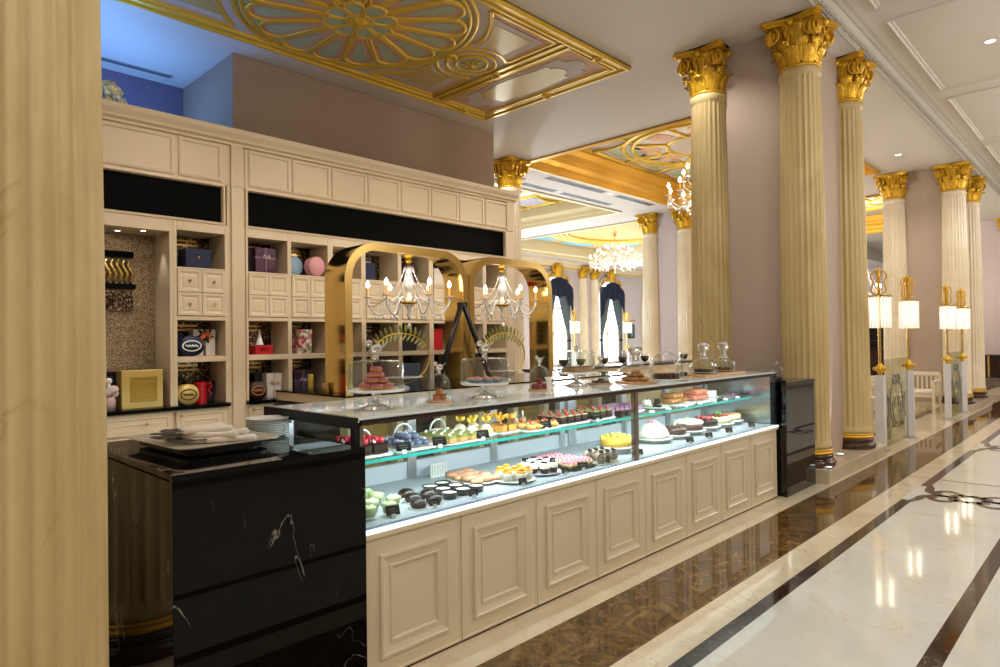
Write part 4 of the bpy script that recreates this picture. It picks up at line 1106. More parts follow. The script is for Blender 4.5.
torchere('brass torchere lamp at the right edge of the farther etched screen',16.75,2.62,.5)
torchere('white-shaded double lamp in front of the first far window',20.75,16,.2).scale=(1.35,1.35,1.08)
torchere('white-shaded double lamp in front of the second far window',24.48,16,.5).scale=(1.35,1.35,1.08)
etch=M('etched_line','#6f7268',.6)
def screen(label,x0,x1,y):
    t=thing('glass_screen',label,'glass screen',((x0+x1)/2,y,.02)); L=(x1-x0)/2
    MB().box(-L,-.006,0,L,.006,1.28).build('glass_pane',glass('screen_glass','#eceee4',f0=.03,edge=.12) if 'screen_glass' not in bpy.data.materials else bpy.data.materials['screen_glass'],t)
    m=MB(); m.tube([(.36*cos(a),-.009,.62+.36*sin(a)) for a in [2*PI*k/40 for k in range(40)]],.008,5,True)
    for s in (1,-1):
        m.tube([(s*u,-.009,z) for u,z in [(p.x,p.z) for p in arc_pts([(.02,0,1.0),(.12,0,1.04),(.2,0,.96),(.1,0,.9),(.03,0,.95)])]],.012,5)
        m.tube([(s*u,-.009,z) for u,z in [(p.x,p.z) for p in arc_pts([(.0,0,.3),(.15,0,.4),(.22,0,.6),(.08,0,.7),(.12,0,.55)])]],.008,5)
        m.tube([(s*u,-.009,z) for u,z in [(p.x,p.z) for p in arc_pts([(.36,0,.6),(.5,0,.75),(.45,0,.5),(.55,0,.35)])]],.007,5)
    m.build('etched_ornament',etch,t)
screen('etched glass screen with an oval ornament between the nearer pair of lamps',10.6,12.06,2.62)
screen('etched glass screen with an oval ornament between the farther pair of lamps',15.29,16.66,2.62)

# ------------------------------------------------------------------ seats
def armchair(label,x,y,rot,proto=[None]):
    if proto[0]: return dup(proto[0],label,(x,y,0),rot,'cream slatted armchairs')
    t=thing('slatted_armchair',label,'armchair',(x,y,0),'cream slatted armchairs',rot); w,d=.33,.3
    for sx in (1,-1):
        for sy in (1,-1):
            MB().box(sx*w-.025,sy*d-.025,.002,sx*w+.025,sy*d+.025,.68 if sy<0 else .82).build('leg',K['chairw'],t,bevel=.004)
        MB().box(sx*w-.035,-d-.03,.66,sx*w+.035,d,.70).build('armrest',K['chairw'],t,bevel=.008)
        for k in range(5): 
            yy=-d+.08+k*.11; MB().box(sx*w-.01,yy-.018,.42,sx*w+.01,yy+.018,.66).build('arm_slat',K['chairw'],t)
        MB().box(sx*w-.015,-d,.14,sx*w+.015,d,.18).build('stretcher',K['chairw'],t)
    MB().box(-w,-d,.36,w,d,.42).build('seat_frame',K['chairw'],t); MB().box(-w+.02,-d-.02,.42,w-.02,d-.02,.50).build('cushion',K['upholst'],t,bevel=.025)
    MB().box(-w,d-.03,.78,w,d+.03,.86).build('top_rail',K['chairw'],t,bevel=.008)
    for k in range(7): MB().box(-w+.08+k*.083,d-.012,.5,-w+.11+k*.083,d+.012,.79).build('back_slat',K['chairw'],t)
    return t
armchair('cream slatted armchair in the gap between the two etched screens',13.4,3.2,PI/2+.1)
armchair('second cream slatted armchair behind the one between the screens',14.6,3.5,PI/2)
armchair('cream slatted armchair behind the near etched screen',11.55,3.2,-PI/2-.2)
armchair('cream slatted armchair beside the left lamp, partly hidden by the pier column',10.85,3.45,-PI/2)
armchair('cream slatted armchair behind the farther etched screen',16.1,3.3,-PI/2)
t=thing('round_back_chair','dark wood chair with a round upholstered back, behind the pier column','chair',(13.2,4.05,0),None,2.4)
for sx in (1,-1):
    for sy in (1,-1): m=MB(); m.tube([(sx*.2,sy*.2,.002),(sx*.22,sy*.2,.45)],[.018,.026],8); m.build('leg',K['wood'],t)
m=MB(); m.box(-.26,-.25,.42,.26,.25,.5); m.build('seat',K['upholst'],t,bevel=.03)
m=MB(); m.tube([(.26*cos(a),.26,.82+.3*sin(a)) for a in [2*PI*k/28 for k in range(28)]],.028,8,True); m.tube([(-.15,.24,.48),(-.2,.26,.6)],.025,6); m.tube([(.15,.24,.48),(.2,.26,.6)],.025,6); m.build('round_frame',K['wood'],t)
m=MB(); m.prism([(.25*cos(a),.82+.29*sin(a)) for a in [2*PI*k/28 for k in range(28)]],.245,.275,lambda u,v,h:(u,h,v)); m.build('back_pad',M('grey_upholstery','#a8a09a',.8),t)
t=thing('dark_cabinet','tall dark wood dresser glimpsed behind the lamps between the piers','cabinet',(24,6.3,0)); 
MB().box(-.3,-1.5,0,.3,1.5,1.25).build('cabinet_body',K['wood'],t); 
for k in range(3): MB().box(-.33,-1.4+k*.95,.1,-.3,-.55+k*.95,1.2).build('door',M('dresser_door','#26120b',.25),t)
for k,zz in enumerate((1.45,1.9,2.3)): MB().box(-.25,-1.5,zz,.3,1.5,zz+.04).build('shelf',K['wood'],t)
MB().box(.28,-1.5,1.25,.31,1.5,2.6).build('back_board',K['wood'],t)
t=thing('dark_sideboard','low dark wood sideboard with brass fittings at the right edge, before the end pier','sideboard',(25.6,3.35,.0))
MB().box(-.3,-.75,.28,.3,.62,1.0).build('sideboard_body',K['wood'],t)
for k in range(2): 
    MB().box(-.32,-.72+k*.67,.33,-.3,-.09+k*.67,.95).build('door',M('sideboard_door%d'%k,'#220f0a',.2),t)
MB().box(-.34,-.1,.3,-.3,-.05,.98).build('brass_strip',K['brassd'],t)
for a in (-.7,.57):
    for b in (-.25,.25): MB().box(b-.03,a-.03,0,b+.03,a+.03,.28).build('leg',K['wood'],t)
# ------------------------------------------------------------------ window dressing
def drapes(i,w):
    lab=['first','second','third','fourth'][i]
    for s in (-1,1):
        t=thing('draped_curtain',('grey-blue tied curtain on the %s side of the %s arched window' % ('left' if s<0 else 'right', {0:'nearest',1:'leftmost visible',2:'middle visible',3:'rightmost'}[i])),'curtain',(w+s*HW*.92,19.18,0),'far window curtains')
        vs=[];fs=[];N=24
        rows=[(4.3,.95),(3.6,.85),(3.0,.66),(2.4,.45),(1.9,.24),(1.6,.18),(1.2,.24),(.5,.3),(.03,.32)]
        for z,wd in rows:
            for k in range(N+1):
                u=k/N; vs.append((-s*u*wd, -.05*sin(u*PI*9)*(.4+.6*wd), z-(.0 if z<2 else u*.25*(4.4-z)*0)))
        for r in range(len(rows)-1):
            for k in range(N): fs.append((r*(N+1)+k,r*(N+1)+k+1,(r+1)*(N+1)+k+1,(r+1)*(N+1)+k))
        m=MB(); m.add(vs,fs,True); m.build('drape',K['drape'],t); m=MB(); m.lathe([(.12,-.04),(.14,0),(.12,.04)],14,(-s*.1,0,1.6),sy=.5); m.build('tieback',K['navy'],t)
    t=thing('swag_valance','navy swagged valance across the %s arched window'%{0:'nearest',1:'leftmost visible',2:'middle visible',3:'rightmost'}[i],'valance',(w,19.06,3.4))
    vs=[];fs=[];N=40
    for r in range(7):
        q=r/6
        for k in range(N+1):
            u=-1+2*k/N; bot=.18+.12*sin(abs(u)*PI) if abs(u)<.55 else .2-.95*(abs(u)-.55)*2.2
            topz=.3+.88*math.sqrt(max(0,1-u*u))*.95
            vs.append((u*HW,-.06*sin(u*16+q*2)*.5-.05,topz+(bot-topz)*q))
    for r in range(6):
        for k in range(N): fs.append((r*(N+1)+k,r*(N+1)+k+1,(r+1)*(N+1)+k+1,(r+1)*(N+1)+k))
    m=MB(); m.add(vs,fs,True); m.build('swag',K['navy'],t)
    t=thing('gilded_crest','gilded scroll crest above the %s arched window'%{0:'nearest',1:'leftmost visible',2:'middle visible',3:'rightmost'}[i],'crest',(w,19.13,4.55))
    m=MB(); m.lathe([(0,-.12),(.2,-.1),(.28,0),(.2,.1),(0,.12)],20); m.xf(T(0,-.05,.3)@RX(PI/2)@S(1,1.3,1))
    for s in (1,-1):
        m.tube([(s*u,-.03,z) for u,z in [(p.x,p.z) for p in arc_pts([(.1,0,.62),(.3,0,.55),(.35,0,.35),(.25,0,.25),(.22,0,.4)])]],.05,6)
        m.tube([(s*u,-.03,z) for u,z in [(p.x,p.z) for p in arc_pts([(.1,0,.05),(.35,0,.12),(.55,0,0),(.7,0,.05),(.8,0,-.15)])]],.05,6)
    m.build('scrolls',K['gold'],t)
for i,w in enumerate(WX): drapes(i,w)
t=thing('framed_picture','small framed landscape painting on the far wall between windows','picture',(29.85,19.26,2.05))
m=MB(); m.mould(-.27,-.37,.27,.37,[(0,0),(0,.05),(.03,.06),(.07,.02)],lambda u,v,h:(u,-h,v),False); m.build('picture_frame',K['wood'],t)
MB().box(-.21,-.01,-.31,.21,.0,.31).build('canvas',mosaic('landscape_paint',[(0,'#2f4a3a'),(.5,'#6a8aa0'),(1,'#4a6a3a')],5,.6,0),t)
t=thing('picture_light','small brass picture lamp above the framed painting','lamp',(29.85,19.26,2.62)); m=MB(); m.tube([(-.2,-.12,0),(.2,-.12,0)],.03,8); m.tube([(0,0,0),(0,-.12,0)],.012,6); m.build('lamp_tube',K['brassd'],t)
# far tea counter
t=thing('tea_counter','far counter with a black top carrying a row of tea glasses','counter',(12.5,8.1,0))
MB().box(-3.2,-.3,0,2.9,.3,1.05).build('counter_body',K['cream'],t); MB().box(-3.25,-.34,1.05,2.95,.34,1.09).build('counter_top',K['blackm'],t)
def tea(label,x,y,mt,proto={}):
    t=thing('glass_bowl',label,'glass',(x,y,1.09),'tea glasses on the far counter')
    m=MB(); m.lathe([(0,0),(.05,0),(.055,.01),(.03,.02),(.07,.06),(.1,.12),(.1,.18),(.09,.22),(.093,.22),(.104,.18),(.104,.12),(.074,.055)],20); m.build('bowl',K['glass'],t)
    m=MB(); m.lathe([(0,.025),(.065,.06),(.095,.12),(.095,.165),(0,.17)],20); m.build('tea_leaves',mt,t)
g1=c('olive_tea','#5d6420',.6); g2=c('sage_tea','#3c4a34',.6); g3=c('brown_tea','#5a4a38',.6); g4=c('black_tea','#120c10',.6)
for lab,px,mt in [('glass of dark tea leaves on the far counter, first of the row',10.0,g4),('glass of olive green tea leaves second in the row on the far counter',10.55,g1),('glass of dark green tea leaves third in the row on the far counter',11.35,g2),('glass of brownish tea leaves fourth in the row on the far counter',12.05,g3),('glass of black tea leaves fifth in the row on the far counter',12.95,g4),('glass of near-black tea leaves at the right end of the far counter',14.75,g4)]:
    tea(lab,px,8.0,mt)
for lab,x in [('slim white bud vase at the left of the far counter',9.75),('slim pinkish bud vase in the middle of the far counter',12.35)]:
    t=thing('bud_vase',lab,'vase',(x,8.15,1.09)); m=MB(); m.lathe([(0,0),(.05,0),(.06,.05),(.05,.2),(.06,.3),(.05,.3),(.04,.2)],16); m.build('vase_body',c('blush_glaze','#d5c3c8',.3) if 'blush_glaze' not in bpy.data.materials else bpy.data.materials['blush_glaze'],t)
# ------------------------------------------------------------------ glassware on the case top
ZT,ZS,ZD = 1.2905,1.0315,.7505
def bird(m,z,s=1):
    k=m.mark(); m.lathe([(0,-.03*s),(.012*s,-.025*s),(.02*s,0),(.016*s,.02*s),(0,.03*s)],10); m.xf(T(0,0,z+.035*s)@RY(1.25),k)
    m.ball(.014*s,(-.028*s,0,z+.058*s),8); k=m.mark(); m.lathe([(0,0),(.004*s,0),(0,.014*s)],6); m.xf(T(-.04*s,0,z+.058*s)@RY(-PI/2),k)
    m.tube([(.02*s,0,z+.04*s),(.055*s,0,z+.062*s)],[.012*s,.003*s],6,flat=.4); m.lathe([(.01*s,0),(.014*s,.006*s),(.006*s,.016*s)],8,(0,0,z))
def dome(label,x,y,z,prof,knob,ribs=0,s=1):
    t=thing('glass_dome',label,'glass dome',(x,y,z))
    m=MB(); rf=(lambda r,a,zz:r*(1+.02*cos(ribs*a))) if ribs else None
    n=max(40,ribs*4); m.lathe(prof,n,rf=rf); m.lathe([(max(0,r-.004) if r>1e-6 else 0,zz-.003 if i else zz) for i,(r,zz) in enumerate(prof)],n,rf=rf)
    m.lathe([(prof[0][0]-.004,0),(prof[0][0]+.003,0),(prof[0][0]+.003,.008),(prof[0][0]-.002,.01)],n)
    m.build('dome_wall',K['domeglass'],t)
    zt=prof[-1][1]; m=MB()
    if knob=='bird': bird(m,zt,s)
    elif knob=='ball':
        m.lathe([(.05*s,-.004),(.03*s,.012),(.022*s,.03*s),(.03*s,.045*s),(.026*s,.05*s),(.02*s,.055*s),(.04*s,.07*s),(.055*s,.095*s),(.058*s,.115*s),(.045*s,.14*s),(.02*s,.155*s),(0,.158*s)],20,(0,0,zt),rf=lambda r,a,zz:r*(1+.04*cos(8*a)))
    elif knob=='hook': m.tube([(0,0,zt),(0,0,zt+.012),(.012,0,zt+.026),(.0,0,zt+.036),(-.008,0,zt+.03)],.004,6)
    else: m.lathe([(.02*s,0),(.01*s,.01*s),(.018*s,.022*s),(.014*s,.035*s),(0,.042*s)],12,(0,0,zt))
    m.build('dome_knob',K['knobglass'],t)
    return t
K['domeglass']=glass('dome_glass','#fbfdfc',f0=.03,edge=.5,rough=.01)
K['knobglass']=M('knob_glass','#ffffff',.03,trans=.85,ior=1.45,spec=.7)
def cyl_prof(r,h,top=.02): return [(r,0),(r,h-top),(r-top*.3,h-top*.3),(r-top,h),(r*.5,h+.004),(0,h+.006)]
def bell_prof(r,h): return [(r,0),(r*1.02,h*.45),(r*.98,h*.62),(r*.85,h*.8),(r*.6,h*.93),(r*.3,h*.99),(0,h)]
def cake_stand(label,x,y,z,r,h,foot,mat=None):
    t=thing('cake_stand',label,'cake stand',(x,y,z)); mt=mat or K['porc']
    m=MB(); m.lathe([(0,h-.008),(r*.6,h-.01),(r*.96,h-.006),(r,h+.004),(r*.98,h+.008),(r*.93,h),(0,h)],40); m.build('plate',mt,t)
    m=MB(); m.lathe([(0,0),(foot,0),(foot*.98,.008),(foot*.6,.022),(foot*.25,.035),(.014,.05),(.018,h*.7),(.035,h-.01),(0,h-.01)],30); m.build('foot',K['knobglass'] if mat is None else mt,t)
    return t
def disc(name,label,x,y,z,r,h,mat,cat='board'):
    m=MB(); m.lathe([(0,0),(r*.96,0),(r,h*.4),(r*.98,h),(0,h)],36); return single(name,m,mat,label,cat,(x,y,z))
def plate(label,x,y,z,r,mat=None,sy=1,rot=0,cat='plate',name='plate'):
    m=MB(); m.lathe([(0,0),(r*.55,0),(r*.62,.004),(r*.97,.013),(r,.017),(r*.95,.017),(r*.6,.008),(0,.006)],36,sy=sy); return single(name,m,mat or K['porc'],label,cat,(x,y,z),rot=rot)
PM={}
def pm(n,h,r=.5,**k):
    if n not in PM: PM[n]=M(n,h,r,**k)
    return PM[n]
def each(make,label,cat,group,spots,name=None,sc=1):
    """one pastry with its parts, then copies; spots are (x,y,z[,rot])"""
    p=make(label,cat,group); p.scale=(sc,sc,sc)
    for i,s in enumerate(spots):
        rot=s[3] if len(s)>3 else rnd.uniform(0,6)
        if i==0: p.location=s[:3]; p.rotation_euler=(0,0,rot)
        else: dup(p,label,s[:3],rot,group)
    return p
def pastry(name,parts):
    def mk(label,cat,group):
        t=thing(name,label,cat,(0,0,0),group)
        for n,mb,mt in parts: 
            m=MB(); mb(m); m.build(n,mt,t)
        return t
    return mk
# doughnut pyramid under dome 1
x0,y0=2.05,2.93
cake_stand('glass-footed cake stand carrying the pink doughnuts',x0,y0,ZT,.155,.10,.08)
sprk=mosaic('sprinkled_icing',[(0,'#a83a52'),(.5,'#c4566c'),(.8,'#8d2138'),(1,'#e8b8bd')],160,.5,0)
R1,R2=.021,.0125
def donut(m): m.tube([(R1*cos(a),R1*sin(a),.0125) for a in [2*PI*k/20 for k in range(20)]],R2,10,True)
def icing(m): 
    m.tube([(R1*cos(a),R1*sin(a),.0165) for a in [2*PI*k/20 for k in range(20)]],R2*.95,10,True)
z=ZT+.1095
sp=[(x0+.068*cos(a),y0+.068*sin(a),z) for a in [2*PI*k/6 for k in range(6)]]+[(x0+.001,y0,z)]+[(x0+.038*cos(a+.4),y0+.038*sin(a+.4),z+.03) for a in [2*PI*k/4 for k in range(4)]]+[(x0-.02,y0,z+.06),(x0+.022,y0+.01,z+.06),(x0,y0,z+.09)]
each(pastry('doughnut',[('dough',donut,pm('golden_dough','#c9893f',.6)),('icing',icing,sprk)]),'pink sprinkled doughnut in the pyramid on the first cake stand','doughnut','doughnuts under the first dome',sp)
dome('straight glass dome with a bird finial over the pink doughnuts',x0,y0,ZT+.1085,cyl_prof(.148,.15),'bird',0,1.5)
# bell jar 1
x0,y0=2.52,2.96
disc('serving_board','round wooden board under the first ribbed bell jar',x0,y0,ZT,.075,.012,K['board'])
def cube(w,h): return lambda m: m.box(-w/2,-w/2,0,w/2,w/2,h)
each(pastry('caramel_cube',[('cake',cube(.03,.028),pm('caramel_cake','#b5713c',.5)),('glaze',lambda m:m.box(-.016,-.016,.027,.016,.016,.034),pm('amber_glaze','#8d4a1f',.2))]),'caramel cake cube under the first ribbed bell jar','cake','caramel cubes',[(x0-.022,y0,ZT+.013,.2),(x0+.018,y0-.015,ZT+.013,.5),(x0+.012,y0+.024,ZT+.013,.9),(x0,y0,ZT+.048,.3)])
dome('ribbed glass bell jar with bird finial over caramel cubes, second from the left',x0,y0,ZT+.0125,bell_prof(.066,.155),'bird',14,1.0)
# stand 2
x0,y0=2.88,2.94
cake_stand('glass-footed cake stand carrying small pink and blue tarts',x0,y0,ZT,.155,.09,.085)
z=ZT+.0995
def tart(m): m.lathe([(0,0),(.022,0),(.03,.02),(.027,.02),(0,.017)],16)
each(pastry('tartlet',[('crust',tart,pm('blue_case','#6f93a8',.5)),('filling',lambda m:m.lathe([(.027,.018),(.02,.027),(0,.032)],14),pm('pink_filling','#c27d72',.5))]),'small pink-topped tart in a blue case under the second straight dome','tart','tarts under the second dome',[(x0+.09*cos(a),y0+.09*sin(a),z) for a in [2*PI*k/9 for k in range(9)]]+[(x0+.03*cos(a),y0+.03*sin(a),z) for a in (0,2.1,4.2)])
dome('straight glass dome with a bird finial over the small tarts',x0,y0,ZT+.0985,cyl_prof(.15,.15),'bird',0,1.5)
# bell jar 2
x0,y0=3.50,3.02
disc('serving_board','round wooden board under the second ribbed bell jar',x0,y0,ZT,.082,.012,K['board'])
each(pastry('red_cake',[('cake',cube(.034,.03),pm('red_velvet','#7d1f22',.7)),('crumb',lambda m:[m.ball(.008,(.01*cos(k),.01*sin(k),.032),6) for k in range(5)],pm('red_crumb','#98303a',.8))]),'dark red velvet cake square under the second ribbed bell jar','cake','red velvet squares',[(x0-.028,y0-.01,ZT+.013,.1),(x0+.02,y0-.03,ZT+.013,.5),(x0+.014,y0+.024,ZT+.013,.9),(x0-.02,y0+.03,ZT+.013,.2),(x0,y0,ZT+.05,.3)])
dome('ribbed glass bell jar over dark red cakes',x0,y0,ZT+.0125,bell_prof(.073,.165),'bird',14,1.0)
# bud vase
m=MB(); m.lathe([(0,0),(.022,0),(.024,.01),(.012,.03),(.018,.09),(.03,.115),(.026,.115),(.014,.09)],18); single('bud_vase',m,K['porc'],'little white flared bud vase on the case top between domes','vase',(3.28,2.75,ZT))
# stand 3
x0,y0=4.03,3.1
cake_stand('white-footed cake stand with a sliced brown cake, third on the case top',x0,y0,ZT,.15,.10,.085)
each(pastry('cake_slice',[('sponge',lambda m:m.box(-.055,-.022,0,.055,.022,.035),pm('sponge_cake','#b08a5e',.8)),('crust',lambda m:m.box(-.055,-.022,.035,.055,.022,.042),pm('brown_crust','#7d5634',.6))]),'slice of brown loaf cake under the flat-topped dome','cake','loaf cake slices',[(x0-.058,y0-.05,ZT+.11,0),(x0+.06,y0-.05,ZT+.11,0),(x0-.058,y0+.02,ZT+.11,0),(x0+.06,y0+.02,ZT+.11,0)])
dome('flat-topped glass dome over brown loaf cake',x0,y0,ZT+.1085,cyl_prof(.143,.16,.012),'stud',0,1)
# long white tray and faceted jar
m=MB(); m.box(-.26,-.1,0,.26,.1,.008); single('serving_tray',m,K['porc'],'thin white tray under the faceted jar','tray',(4.28,3.28,ZT),bevel=.003)
x0,y0=4.28,3.05
disc('serving_board','round brown board under the faceted jar',x0,y0,ZT,.1,.012,K['board'])
each(pastry('nut_cookie',[('cookie',lambda m:m.lathe([(0,0),(.022,.0),(.024,.008),(.016,.016),(0,.018)],12),pm('dark_cookie','#5b3a22',.8))]),'dark nut cookie piled under the faceted jar','cookie','nut cookies',[(x0+.05*cos(a),y0+.05*sin(a),ZT+.013) for a in [2*PI*k/6 for k in range(6)]]+[(x0,y0,ZT+.013),(x0,y0,ZT+.032)])
dome('small faceted glass jar with a stud lid over nut cookies',x0,y0,ZT+.0125,[(.075,0),(.078,.05),(.075,.1),(.055,.125),(.05,.135),(.02,.15),(0,.152)],'ball',10,.42)
# croissant dome
x0,y0=4.55,2.90
m=MB(); m.lathe([(0,0),(.165,0),(.175,.01),(.172,.018),(0,.018)],40); single('serving_board',m,K['board'],'round pale board holding the golden croissants','board',(x0,y0,ZT))
def crois(m):
    P=[(.045*cos(a)-.03,.045*sin(a),.016) for a in [-1.3+2.6*k/10 for k in range(11)]]
    m.tube(P,[.005+.014*sin(PI*k/10)*(1+.12*(k%2)) for k in range(11)],10)
cm=pm('croissant_crust','#b07a3a',.5,noise=.3,nscale=60)
each(pastry('croissant',[('crust',crois,cm)]),'golden mini croissant in the heap under the big-knobbed dome','croissant','mini croissants',[(x0+.085*cos(a),y0+.085*sin(a),ZT+.019) for a in [2*PI*k/7 for k in range(7)]]+[(x0+.04*cos(a),y0+.04*sin(a),ZT+.047) for a in (0.3,2.2,4.4)]+[(x0+.01,y0,ZT+.073)])
dome('wide low glass dome with a tall ball knob over the croissants',x0,y0,ZT+.0185,[(.15,0),(.152,.05),(.145,.08),(.11,.11),(.06,.13),(.04,.14),(0,.145)],'ball',0,1.0)
# big ribbed dome
x0,y0=4.98,2.87
plate('white plate under the tall ribbed dome',x0,y0,ZT,.17,sy=1)
each(pastry('brownie',[('cake',cube(.045,.04),pm('brownie_cake','#4a2716',.6,noise=.3,nscale=60)),('topping',lambda m:m.box(-.02,-.02,.04,.02,.02,.046),pm('brownie_top','#6d3d22',.4))]),'brown cake cube in the ring under the tall ribbed dome','cake','brown cake cubes',[(x0+.085*cos(a),y0+.085*sin(a),ZT+.015) for a in [2*PI*k/8 for k in range(8)]]+[(x0+.025*cos(a),y0+.025*sin(a),ZT+.015) for a in (0,PI)])
dome('tall ribbed half-round glass dome with a hook over brown cake cubes',x0,y0,ZT+.017,[(.142,0),(.143,.05),(.135,.11),(.115,.165),(.08,.205),(.04,.225),(0,.23)],'hook',18,1)
x0,y0=5.42,2.95
disc('serving_board','small round board under the little ribbed dome behind',x0,y0,ZT,.075,.012,K['board'])
each(pastry('truffle_cake',[('cake',lambda m:m.ball(.02,(0,0,.02),10),pm('choc_truffle','#3a1f12',.5))]),'chocolate truffle under the little ribbed dome','cake','truffles',[(x0-.025,y0,ZT+.013),(x0+.025,y0+.01,ZT+.013),(x0,y0-.025,ZT+.013)])
dome('little ribbed glass dome right beside the tall ribbed dome',x0,y0,ZT+.0125,[(.062,0),(.063,.06),(.058,.11),(.04,.15),(.015,.165),(0,.167)],'hook',12,.7)
# board with two knobbed domes
single('serving_board',MB().box(-.45,-.13,0,.42,.13,.02),K['board'],'long wooden board under the two ball-knobbed domes','board',(6.0,2.93,ZT),bevel=.004)
for lab,lab2,x0,y0,r,mt in [('low glass dome with a large ball knob, left one on the long board','dark slice on the white plate under the left knobbed dome',5.76,2.92,.125,pm('dark_slice','#2c1711',.5)),('low glass dome with a large ball knob, right one on the long board','brown nut slice under the right knobbed dome',6.22,2.94,.112,pm('nut_slice','#6d431d',.6,noise=.4,nscale=80))]:
    plate('white plate under the '+('left' if r>.12 else 'right')+' ball-knobbed dome',x0,y0,ZT+.0205,r*.92)
    each(pastry('slice',[('slice_body',lambda m:m.box(-.05,-.02,0,.05,.02,.025),mt),('slice_top',lambda m:m.box(-.045,-.016,.025,.045,.016,.03),pm('slice_top','#7d5a38',.5))]),lab2,'cake','slices under '+lab2[-18:],[(x0,y0-.055,ZT+.036,.1),(x0-.01,y0,ZT+.036,.2),(x0+.01,y0+.055,ZT+.036,-.1)])
    dome(lab,x0,y0,ZT+.0205,[(r,0),(r*1.01,.06),(r*.97,.1),(r*.7,.125),(r*.4,.14),(0,.145)],'ball',0,.95)
x0,y0=6.55,3.08
dome('low glass dome at the far right end of the case top',x0,y0,ZT,[(.085,0),(.085,.04),(.075,.07),(.05,.09),(.02,.1),(0,.102)],'stud',0,.8)
x0,y0=7.05,2.74
disc('serving_board','dark round board on the black pedestal',x0,y0,1.1785,.1,.012,K['wood'])
each(pastry('chocolate_cluster',[('cluster',lambda m:[m.ball(.014,(.014*cos(k*2),.014*sin(k*2),.014+.008*(k%2)),7) for k in range(4)],pm('dark_chocolate','#1d0f0a',.4))]),'dark chocolate cluster under the pedestal bell jar','chocolate','chocolate clusters',[(x0+.04*cos(a),y0+.04*sin(a),1.191) for a in (0,1.6,3.1,4.7)])
dome('slender glass bell jar on the black pedestal',x0,y0,1.1905,bell_prof(.072,.16),'stud',0,1)

# ------------------------------------------------------------------ tray, napkins, plates on the black counter
x0,y0=1.27,3.27; zc=1.152
t=thing('serving_tray','large silver-rimmed tray holding rolled napkins on the black counter','tray',(x0,y0,zc),None,.06)
m=MB()
def rr(a,b,r): 
    P=[]
    for cx,cy,s in [(a-r,b-r,0),(-a+r,b-r,1),(-a+r,-b+r,2),(a-r,-b+r,3)]:
        for k in range(7): an=PI/2*s+PI/2*k/6; P.append((cx+r*cos(an),cy+r*sin(an)))
    return P
m.prism(rr(.2,.29,.06),.012,.03); m.prism(rr(.17,.25,.05),0,.012); m.build('tray_base',K['blackm'],t)
m=MB(); A,B=rr(.2,.285,.06),rr(.245,.33,.07); n=len(A); m.add([(u,v,.03) for u,v in A]+[(u,v,.048) for u,v in B]+[(u,v,.044) for u,v in B],[(i,(i+1)%n,n+(i+1)%n,n+i) for i in range(n)]+[(n+i,n+(i+1)%n,2*n+(i+1)%n,2*n+i) for i in range(n)]); m.prism(A,.029,.031); m.build('tray_rim',M('brushed_tray','#c9bda6',.35,metal=.5),t)
def napkin(label,cat,group):
    t=thing('napkin_roll',label,cat,(0,0,0),group)
    m=MB(); k=m.mark(); m.lathe([(0,-.12),(.012,-.11),(.016,-.05),(.014,.0),(.016,.06),(.021,.10),(.014,.104),(0,.115)],14,rf=lambda r,a,z:r*(1+.1*sin(3*a+z*20)),sy=.75); m.xf(T(0,0,.0125)@RY(PI/2),k); m.build('napkin',K['linen'],t)
    m=MB()
    for dy,tp in ((-.008,0),(.008,1)):
        m.tube([(-.11,dy,.02),(-.155,dy*1.2,.021),(-.18,dy*1.3,.022),(-.2,dy*1.3,.021)],[.004,.004,.009,.005],6,flat=.4)
    m.build('cutlery',pm('dark_steel','#5f574e',.25,metal=.8),t)
    return t
sp=[]
for k in range(8): sp.append((x0+.03+rnd.uniform(-.04,.04),y0-.18+.042*k,zc+.032,-.35+.05*k+rnd.uniform(-.12,.12)))
for k in range(6): sp.append((x0+.02+rnd.uniform(-.05,.05),y0-.14+.045*k,zc+.055,-.5+.1*k+rnd.uniform(-.15,.15)))
for k in range(3): sp.append((x0+rnd.uniform(-.02,.02),y0-.10+.06*k,zc+.075,-.1+.12*k))
each(napkin,'rolled white napkin with cutlery heaped on the silver-rimmed tray','napkin','rolled napkins on the tray',sp)
pl=MB(); pl.lathe([(0,0),(.075,0),(.08,.004),(.107,.013),(.112,.017),(.109,.0185),(.078,.009),(0,.008)],40)
for k in range(10):
    o=single('side_plate',pl,K['porcg'] if k<9 else K['porc'],'pale plate stacked at the back of the black counter' if k<9 else 'topmost plate of the stack, with a patterned rim','plate',(1.636,3.34,zc+.0005+k*.0092),'stacked plates' if k<9 else None)
# ------------------------------------------------------------------ pastries on the glass shelf
def blk(w,d,h): return lambda m: m.box(-w/2,-d/2,0,w/2,d/2,h)
def berries(n,r,sp,z,seed=0):
    def f(m):
        q=random.Random(seed)
        for k in range(n): m.ball(r,(q.uniform(-sp[0],sp[0]),q.uniform(-sp[1],sp[1]),z),7)
    return f
def tray(label,x,y,z,w,d,mat=None,h=.012):
    m=MB(); m.prism(rr(w/2,d/2,min(w,d)*.18),0,h*.6); A,B=rr(w/2*.95,d/2*.95,min(w,d)*.17),rr(w/2*1.04,d/2*1.04,min(w,d)*.19); n=len(A)
    m.add([(u,v,h*.6) for u,v in A]+[(u,v,h) for u,v in B]+[(u,v,h*.5) for u,v in B],[(i,(i+1)%n,n+(i+1)%n,n+i) for i in range(n)]+[(n+i,n+(i+1)%n,2*n+(i+1)%n,2*n+i) for i in range(n)])
    return single('pastry_tray',m,mat or K['porc'],label,'tray',(x,y,z))
K['tagm']=M('chalk_card','#070708',.8,spec=.1)
CH=M('chalk_line','#6f6f6a',.8)
